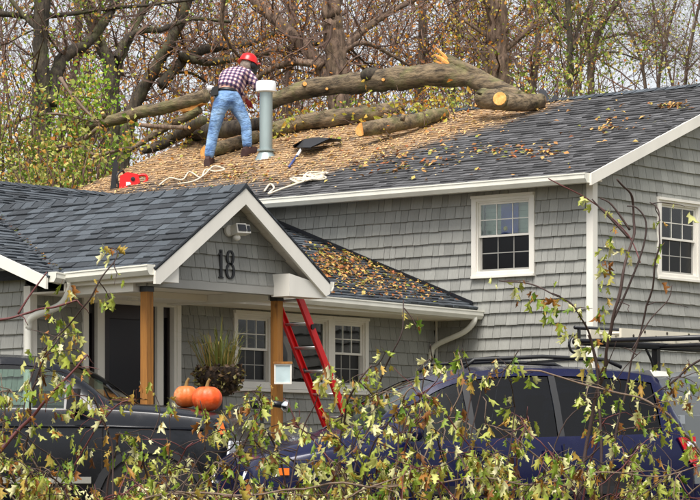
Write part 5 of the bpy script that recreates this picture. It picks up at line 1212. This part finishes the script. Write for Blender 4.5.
for i in range(700): grow(wt, None, P(rt.uniform(-200, 1000), rt.uniform(330, 508), rt.uniform(55, 66)), UP + rv(.4), rt.uniform(.7, 1.6), .012, 0, 0, 0)
wood = kind(wt.build('far_wood', M['twig'], fix=False), 'stuff'); tag(wood, 'tangle of thin bare stems in the wood behind the trees', 'wood')
f1 = kind(wl_b.build('far_wood_leaves', M['lb'], fix=False), 'stuff'); tag(f1, 'brown autumn leaves of the wood behind the trees', 'foliage')
f2 = kind(wl_g.build('far_wood_leaves', M['ly'], fix=False), 'stuff'); tag(f2, 'yellow green leaves of the wood behind the trees', 'foliage')

# shrubs at the left and behind the ridge
def shrub(label, u0, u1, v0, v1, dep, n, leaf, lsz):
    b = P((u0 + u1) / 2, YH + .8 * F / dep, dep); b.z = 0
    t = tag(empty('shrub', b), label, 'shrub', 'shrubs behind the house'); tw, lv = MB(), MB()
    for i in range(n):
        u, v, k = rt.uniform(u0, u1), rt.uniform(v0, v1), rt.uniform(-.8, .8); p = P(u, v, dep + k)
        s0 = V((lerp(b.x, p.x, .8), lerp(b.y, p.y, .8), 0.0 if i % 9 == 0 else p.z - rt.uniform(.5, 1.4)))
        q = cr([s0, s0.lerp(p, .5) + rv(.12), p], 4); tw.tube(q, [lerp(.016, .004, j / (len(q) - 1)) for j in range(len(q))], 4, False)
        for j in range(26): leaf_quad(lv, q[rt.randrange(len(q) // 3, len(q))] + rv(.14), lsz * rt.uniform(.6, 1.25), rt)
    kind(tw.build('stems', M['twig'], t, fix=False), 'stuff'); kind(lv.build('foliage', M[leaf], t, fix=False), 'stuff')
shrub('yellow green shrub at the left edge above the low roof', -60, 45, 70, 185, 43, 110, 'lg', .075)
shrub('bright green shrub below the forked tree', 50, 125, 62, 165, 44.5, 80, 'lgv', .075)
shrub('pale leafy shrub just behind the low roof ridge', 10, 105, 140, 195, 41.5, 75, 'lg', .08)
shrub('leafy shrub behind the log pile right of the vent pipe', 285, 420, 100, 150, 44, 40, 'lg', .07)
shrub('yellow leafy shrub behind the fallen trunk', 400, 490, 88, 135, 45, 40, 'lg', .07)
shrub('mixed green and yellow shrub behind the short thick log', 505, 640, 66, 130, 45, 50, 'lg', .075)
# bare grey branches sprawling left of the log pile
for lb, pts in (('thin grey branch sprawling left from the broken limb', [(98, 128), (80, 142), (55, 152), (20, 172), (-15, 190)]), ('long level grey branch above the low roof at the left', [(88, 136), (60, 147), (25, 150), (-20, 150)]), ('pale thin stick slanting down to the broken limb', [(60, 78), (72, 95), (85, 110), (98, 122)]), ('curved thin branch low in the left shrubs', [(-10, 138), (12, 124), (30, 117), (58, 114), (85, 120)]), ('crooked grey limb lying by the chainsaw', [(80, 146), (95, 155), (112, 152), (128, 148), (145, 150)])):
    ps = cr([onX(u, v, 3.0) for u, v in pts], 6); m = MB(); m.tube(ps, [lerp(.035, .015, i / (len(ps) - 1)) for i in range(len(ps))], 6, True, .08)
    br = tag(empty('broken_branch', ps[0]), lb, 'branch', 'broken branches left of the logs'); m.build('stem', M['twigg'], br, smooth='all')
    tw, lv = MB(), MB()
    for k in range(8): grow(tw, lv, ps[rt.randrange(3, len(ps))], rv(), rt.uniform(.3, .7), .01, 0, .7, .10)
    kind(tw.build('twigs', M['twig'], br, fix=False), 'stuff'); kind(lv.build('leaves', M['lg'], br, fix=False), 'stuff')
# leafy twigs caught among the logs
tw, lv = MB(), MB()
for i in range(110):
    u = rt.choice((rt.uniform(130, 210), rt.uniform(270, 480), rt.uniform(360, 480))); v = interp([120, 210, 300, 480], [150, 132, 128, 108], u) + rt.gauss(0, 7)
    grow(tw, lv, onRoof(u, v, .08), rv(.6) + UP * .3, rt.uniform(.2, .6), .007, 0, .4, .075)
pile = tag(empty('leafy_twigs', onRoof(300, 130)), 'small leafy twigs caught among the logs on the roof', 'twigs'); pile['kind'] = 'stuff'
kind(tw.build('twigs', M['twig'], pile, fix=False), 'stuff'); kind(lv.build('leaves', M['ly'], pile, fix=False), 'stuff')

# ================================================================== MAPLE BRANCHES IN FRONT
rf = random.Random(29)
OUT = [(0, 0), (.15, -.01), (.38, -.02), (.27, -.17), (.22, -.27), (.47, -.46), (.30, -.53), (.16, -.54), (.17, -.75), (0, -1)]
def leaf_mesh(k):
    fold, curl, wdt = rf.uniform(.3, 1.9), rf.uniform(-1.2, 1.3), rf.uniform(.5, .9)
    def bend(x, z): return V((x * wdt * (1 - .25 * fold), -abs(x) * fold * .8 + curl * z * z * .45 + .06 * math.sin(9 * z + x * 7), z * (1 - .1 * abs(curl)) - abs(x) * .5))
    sp = [bend(0, z) for z in (0, -.22, -.5, -.72, -1)]; vs = list(sp); fs = []
    for sg in (1, -1):
        b = len(vs); vs += [bend(sg * x, z) for x, z in OUT[1:9]]
        i = lambda k: b + k
        fc = [(0, i(0), 1), (i(0), i(1), i(2)), (i(0), i(2), 1), (1, i(2), i(3)), (1, i(3), 2), (i(3), i(4), i(5)), (i(3), i(5), 2), (2, i(5), i(6)), (2, i(6), 3), (3, i(6), i(7)), (3, i(7), 4)]
        fs += fc if sg > 0 else [f[::-1] for f in fc]
    m = MB(); m.add(vs, fs); m.add([V((-.012, 0, 0)), V((.012, 0, 0)), V((.008, .05, .35)), V((-.008, .05, .35))], [(0, 1, 2, 3)]); return m
LEAVES = [leaf_mesh(i) for i in range(14)]
LMESH = [l.mesh('leaf', M['lf'], smooth='all', fix=False) for l in LEAVES]
n_solo = 0
def put_leaf(br, rest, p, solo):
    global n_solo
    sz = rf.choice((rf.uniform(.035, .07), rf.uniform(.06, .1), rf.uniform(.08, .125))); i = rf.randrange(len(LEAVES))
    mt = Matrix.Translation(p) @ Matrix.Rotation(rf.uniform(0, 6.28), 4, 'Z') @ Matrix.Rotation(rf.gauss(0, .42), 4, 'X') @ Matrix.Rotation(rf.gauss(0, .35), 4, 'Y') @ Matrix.Scale(sz, 4) @ Matrix.Translation(V((0, -.05, -.35)))
    if solo and n_solo < 300: o = link('leaf', LMESH[i], br); o.matrix_parent_inverse = Matrix.Identity(4); o.matrix_basis = br.matrix_basis.inverted() @ mt; n_solo += 1
    else: rest.add([mt @ v for v in LEAVES[i].v], LEAVES[i].f)
def branch(label, pts, dep, w0, w1, mat='twigf', leaves=20, twigs=6, tlen=.3, solo=6, spots=(), extra=(), t0=.25):
    ps = cr([P(u, v, dep + .12 * math.sin(k * 1.3)) for k, (u, v) in enumerate(pts)], 6); m_ = len(ps)
    ps = [p + V((mnoise.noise(p * 4), mnoise.noise(p * 4 + V((7, 0, 0))), mnoise.noise(p * 4 + V((0, 7, 0))))) * .03 for p in ps]
    t = tag(empty('maple_branch', ps[0]), label, 'branch', 'maple branches in front of the vehicles'); sc_ = dep / F / 2
    m = MB(); m.tube(ps, [max(.0035, lerp(w0, w1, i / (m_ - 1)) * sc_ * (1 + .25 * mnoise.noise(ps[i] * 9))) for i in range(m_)], 6, True, .1); m.build('stem', M[mat], t, smooth='all')
    rest, cand = MB(), []
    for pe in extra:
        q = cr([P(u, v, dep) for u, v in pe], 5); m = MB(); m.tube(q, [max(.003, lerp(w1 * 1.3, w1 * .7, i / (len(q) - 1)) * sc_) for i in range(len(q))], 5); m.build('twig', M[mat], t, smooth='all'); cand += q[2:]
    for k in range(twigs):
        i = rf.randrange(int(m_ * t0), m_); d = V((rf.gauss(0, 1), rf.gauss(0, 1), rf.gauss(.1, .8))).normalized(); q = [ps[i]]; L = tlen * rf.uniform(.5, 1.5)
        for j in range(4): d = (d + V((rf.gauss(0, .3), rf.gauss(0, .3), rf.gauss(-.12, .2)))).normalized(); q.append(q[-1] + d * L / 4)
        m = MB(); m.tube(q, [.005, .0045, .004, .0032, .0025], 4); m.build('twig', M[mat], t, smooth='all'); cand += q[1:] + q[2:]
    cand += ps[int(m_ * .5):]
    c = 0
    for k in range(leaves):
        p = rf.choice(cand)
        for _ in range(rf.choice((1, 2, 2, 3))): put_leaf(t, rest, p + V((rf.gauss(0, .028), rf.gauss(0, .028), rf.gauss(0, .02))), c < solo); c += 1
    for (u, v, n) in spots:
        for k in range(n): put_leaf(t, rest, P(u + rf.gauss(0, 3.5), v + rf.gauss(0, 4) - 4, dep + rf.gauss(0, .05)), c < solo + 8); c += 1
    if rest.v: kind(rest.build('foliage', M['lf'], t, fix=False, smooth='all'), 'stuff')
    return t
branch('tall dark maple shoot rising in front of the white corner board', [(572, 540), (588, 440), (601, 380), (611, 325), (622, 280), (630, 245), (634, 215), (630, 192), (617, 180)], 22, 4.5, 2, leaves=0, twigs=3, solo=14,
       spots=[(606, 215, 2), (612, 226, 3), (608, 245, 4), (610, 258, 4), (606, 272, 4), (602, 288, 3), (622, 250, 3), (628, 262, 2), (600, 310, 5), (604, 330, 5), (598, 345, 6), (592, 205, 1), (607, 300, 4), (611, 240, 3), (604, 262, 3), (596, 358, 6), (600, 370, 6), (588, 372, 5), (606, 385, 6)], extra=[[(629, 238), (612, 220), (600, 208), (592, 199)], [(611, 325), (628, 288), (643, 248), (646, 222), (637, 208), (627, 206)], [(630, 230), (612, 205), (600, 198)], [(601, 380), (594, 350), (588, 335)]])
branch('slender bare shoot right of the tall dark shoot', [(600, 540), (618, 430), (640, 330), (655, 270), (661, 230), (658, 207), (650, 200)], 21.5, 2.6, 1.2, leaves=2, twigs=3, spots=[(660, 250, 2), (652, 285, 1)], extra=[[(632, 350), (650, 320), (668, 300), (672, 285)]])
branch('thin red shoot slanting across the corner board', [(640, 262), (628, 236), (596, 205), (570, 189), (548, 177)], 22.3, 1.6, 1, 'twigr', leaves=0, twigs=1, spots=[(584, 196, 2)])
branch('arching maple branch with drooping leaves below the west window', [(602, 500), (598, 390), (590, 335), (575, 308), (552, 292), (528, 283), (500, 280)], 21.8, 3, 1.2, leaves=6, twigs=3, tlen=.15, solo=20, spots=[(513, 290, 3), (492, 281, 2), (534, 298, 5), (545, 302, 6), (556, 312, 4), (562, 325, 6), (572, 330, 5), (582, 345, 6), (578, 310, 3), (560, 305, 2), (559, 283, 1)], t0=.5)
branch('long bare grey branch arching over the rear of the minivan', [(505, 370), (560, 377), (600, 386), (640, 397), (668, 416), (690, 440), (715, 475)], 21.2, 1.5, 2.6, 'twigg', leaves=8, twigs=4, spots=[(640, 380, 4), (630, 388, 4), (618, 402, 4), (640, 415, 6), (646, 428, 3), (655, 395, 3)])
branch('leafy branch hanging in from the right edge above the silver truck', [(720, 350), (690, 365), (668, 385), (650, 398), (630, 400)], 22.5, 2.4, 1.2, leaves=16, twigs=7, tlen=.25, spots=[(680, 380, 6), (692, 390, 8), (670, 395, 7), (665, 366, 4), (685, 400, 6)])
branch('reddish thick shoot slanting across the truck door', [(-12, 464), (10, 440), (35, 415), (60, 385), (88, 354)], 21, 5, 1.8, 'twigr', leaves=18, twigs=8, tlen=.25, solo=14, spots=[(20, 410, 6), (40, 395, 6), (28, 380, 5), (62, 380, 3), (50, 430, 6)])
branch('dark branch with a red tip crossing the left downspout', [(-15, 320), (19, 314), (40, 310), (58, 305), (78, 300)], 22, 2.6, 2, 'twigr', leaves=0, twigs=2, tlen=.15, solo=12, spots=[(46, 308, 3), (54, 318, 4), (62, 324, 5), (66, 330, 5), (60, 312, 2), (72, 328, 2)], extra=[[(18, 314), (30, 295), (47, 272)]])
branch('thin arching shoot with pale leaves in front of the porch gutter', [(15, 440), (40, 360), (66, 325), (90, 298), (108, 270), (116, 252), (108, 246)], 21.6, 2, 1.3, leaves=4, twigs=2, spots=[(104, 247, 2), (106, 258, 2), (97, 290, 3), (102, 300, 3), (66, 290, 3), (70, 296, 2)])
branch('upright branch with leaves in front of the truck window', [(20, 540), (22, 470), (30, 420), (36, 380), (52, 345), (60, 335)], 21.3, 3, 1.4, leaves=26, twigs=8, tlen=.28, solo=16, spots=[(50, 345, 4), (60, 352, 4), (40, 370, 5), (28, 355, 4)])
branch('hooked pale bare shoot above the minivan door', [(385, 540), (396, 470), (401, 420), (404, 398), (411, 388), (416, 389)], 21, 2, 1.4, 'twigg', leaves=6, twigs=2, t0=.6)
branch('long curved pale shoot in front of the minivan roof', [(420, 470), (436, 432), (452, 410), (462, 388), (463, 366), (457, 348)], 21.4, 1.8, 1.1, 'twigg', leaves=5, twigs=2)
branch('upright dark shoot with one green leaf in front of the wing windows', [(352, 480), (368, 425), (383, 375), (392, 352), (403, 327), (404, 300)], 21.7, 2.4, 1.2, leaves=4, twigs=1, spots=[(416, 326, 2), (413, 320, 1), (380, 372, 2)], extra=[[(404, 308), (412, 318), (416, 326)]])
branch('leafy maple branch in front of the minivan windshield', [(320, 540), (335, 470), (346, 415), (356, 385), (372, 366)], 21.2, 3.4, 1.4, leaves=30, twigs=9, tlen=.28, solo=20, spots=[(352, 380, 6), (364, 395, 6), (340, 398, 5), (376, 375, 3), (385, 400, 6)])
branch('leafy branch hiding the front of the dark truck', [(225, 540), (238, 470), (250, 430), (262, 405), (250, 392)], 21.1, 3, 1.3, leaves=34, twigs=9, tlen=.3, solo=16, spots=[(255, 420, 6), (246, 400, 3), (262, 435, 8), (275, 430, 5)])
branch('arching bare shoot in front of the truck fender', [(110, 520), (112, 450), (100, 412), (88, 398), (70, 395)], 20.8, 2, 1, leaves=8, twigs=4)
branch('looping shoot in front of the truck wheel', [(170, 520), (200, 455), (225, 450), (236, 438), (228, 428), (212, 432)], 20.9, 1.8, 1, leaves=8, twigs=3, spots=[(202, 415, 4), (206, 428, 4), (166, 405, 4), (172, 412, 4), (146, 384, 3)], extra=[[(165, 500), (170, 440), (168, 405)], [(205, 450), (204, 420), (200, 400)], [(150, 440), (160, 410), (148, 382)]])
branch('low thick branch lying across the bottom of the picture', [(120, 504), (190, 492), (262, 494), (330, 484), (410, 486), (470, 478), (530, 484), (600, 472), (660, 474), (720, 464)], 20.4, 2.4, 1.3, 'twigg', leaves=60, twigs=24, tlen=.35, solo=14, t0=.02)
TW = ('left of the roof rail', 'under the wing downspout', 'in front of the rear door', 'in front of the minivan hood', 'over the minivan roof rail', 'leaning right toward the ladder rack')
for (u0, v0, u1, v1), lb in zip(((425, 380, 430, 345), (470, 400, 462, 350), (515, 420, 508, 375), (300, 440, 322, 372), (480, 390, 520, 352), (560, 430, 640, 352)), TW):
    branch('thin upright twig standing out of the brush pile ' + lb, [(u0 - 20, 520), (u0, v0), ((u0 + u1) / 2 + 3, (v0 + v1) / 2), (u1, v1)], rf.uniform(20.8, 22.2), 1.8, .9, leaves=7, twigs=4, solo=3, tlen=.18)
SPOT = ('in the lower left corner', 'under the rear truck window', 'under the truck door handle', 'below the truck mirror', 'below the left end of the truck hood', 'below the left porch post', 'left of the truck wheel arch', 'across the truck wheel arch', 'under the faded pumpkin', 'under the bright pumpkin', 'at the amber lamp of the truck', 'at the nose of the minivan', 'under the black spotlight', 'over the minivan hood', 'below the foot of the red ladder', 'below the minivan windshield', 'at the front door of the minivan', 'below the hooked pale shoot', 'below the front window of the minivan', 'at the front edge of the sliding door', 'below the wing downspout', 'at the middle of the sliding door', 'at the rear edge of the sliding door', 'below the west window', 'left of the rear wheel', 'at the foot of the arching branch', 'at the foot of the tall dark shoot', 'over the rear bumper side', 'below the red tail light', 'in the lower right corner')
COLR = {'twigf': 'brown stemmed', 'twigg': 'grey stemmed', 'twigr': 'red stemmed'}
for row in (0, 1):                                              # the tangle itself: a taller row and a low row nearer the camera
    for k in range(30):
        u = -15 + k * 24.5 + row * 12 + rf.uniform(-10, 10); hi = interp([-20, 60, 130, 200, 260, 330, 400, 500, 560, 620, 720], [390, 395, 440, 440, 428, 405, 405, 400, 405, 430, 445], u) + rf.uniform(-8, 28)
        if row: hi = max(hi + 30, 448) + rf.uniform(0, 20)
        ln = rf.choice((-1, 1)) * rf.uniform(5, 70); mt_ = rf.choice(('twigf', 'twigf', 'twigf', 'twigg', 'twigr'))
        big_ = interp([0, 100, 140, 280, 320, 400, 500, 600, 720], [22, 18, 14, 13, 20, 22, 22, 10, 8], u) * (1.7 if row else 1)
        branch(('low ' if row else 'tall ') + COLR[mt_] + ' maple branch in the pile ' + SPOT[k], [(u - ln * .8, 560), (u - ln * .4, 510), (u, lerp(510, hi, .5)), (u + ln * .6, hi + 8), (u + ln, hi + rf.uniform(-4, 14))], rf.uniform(20.6, 22.8) - row * .7, rf.uniform(1.6, 3.4), 1.1, mt_, leaves=int(big_ * rf.uniform(.7, 1.3)), twigs=9, tlen=.28, solo=3)
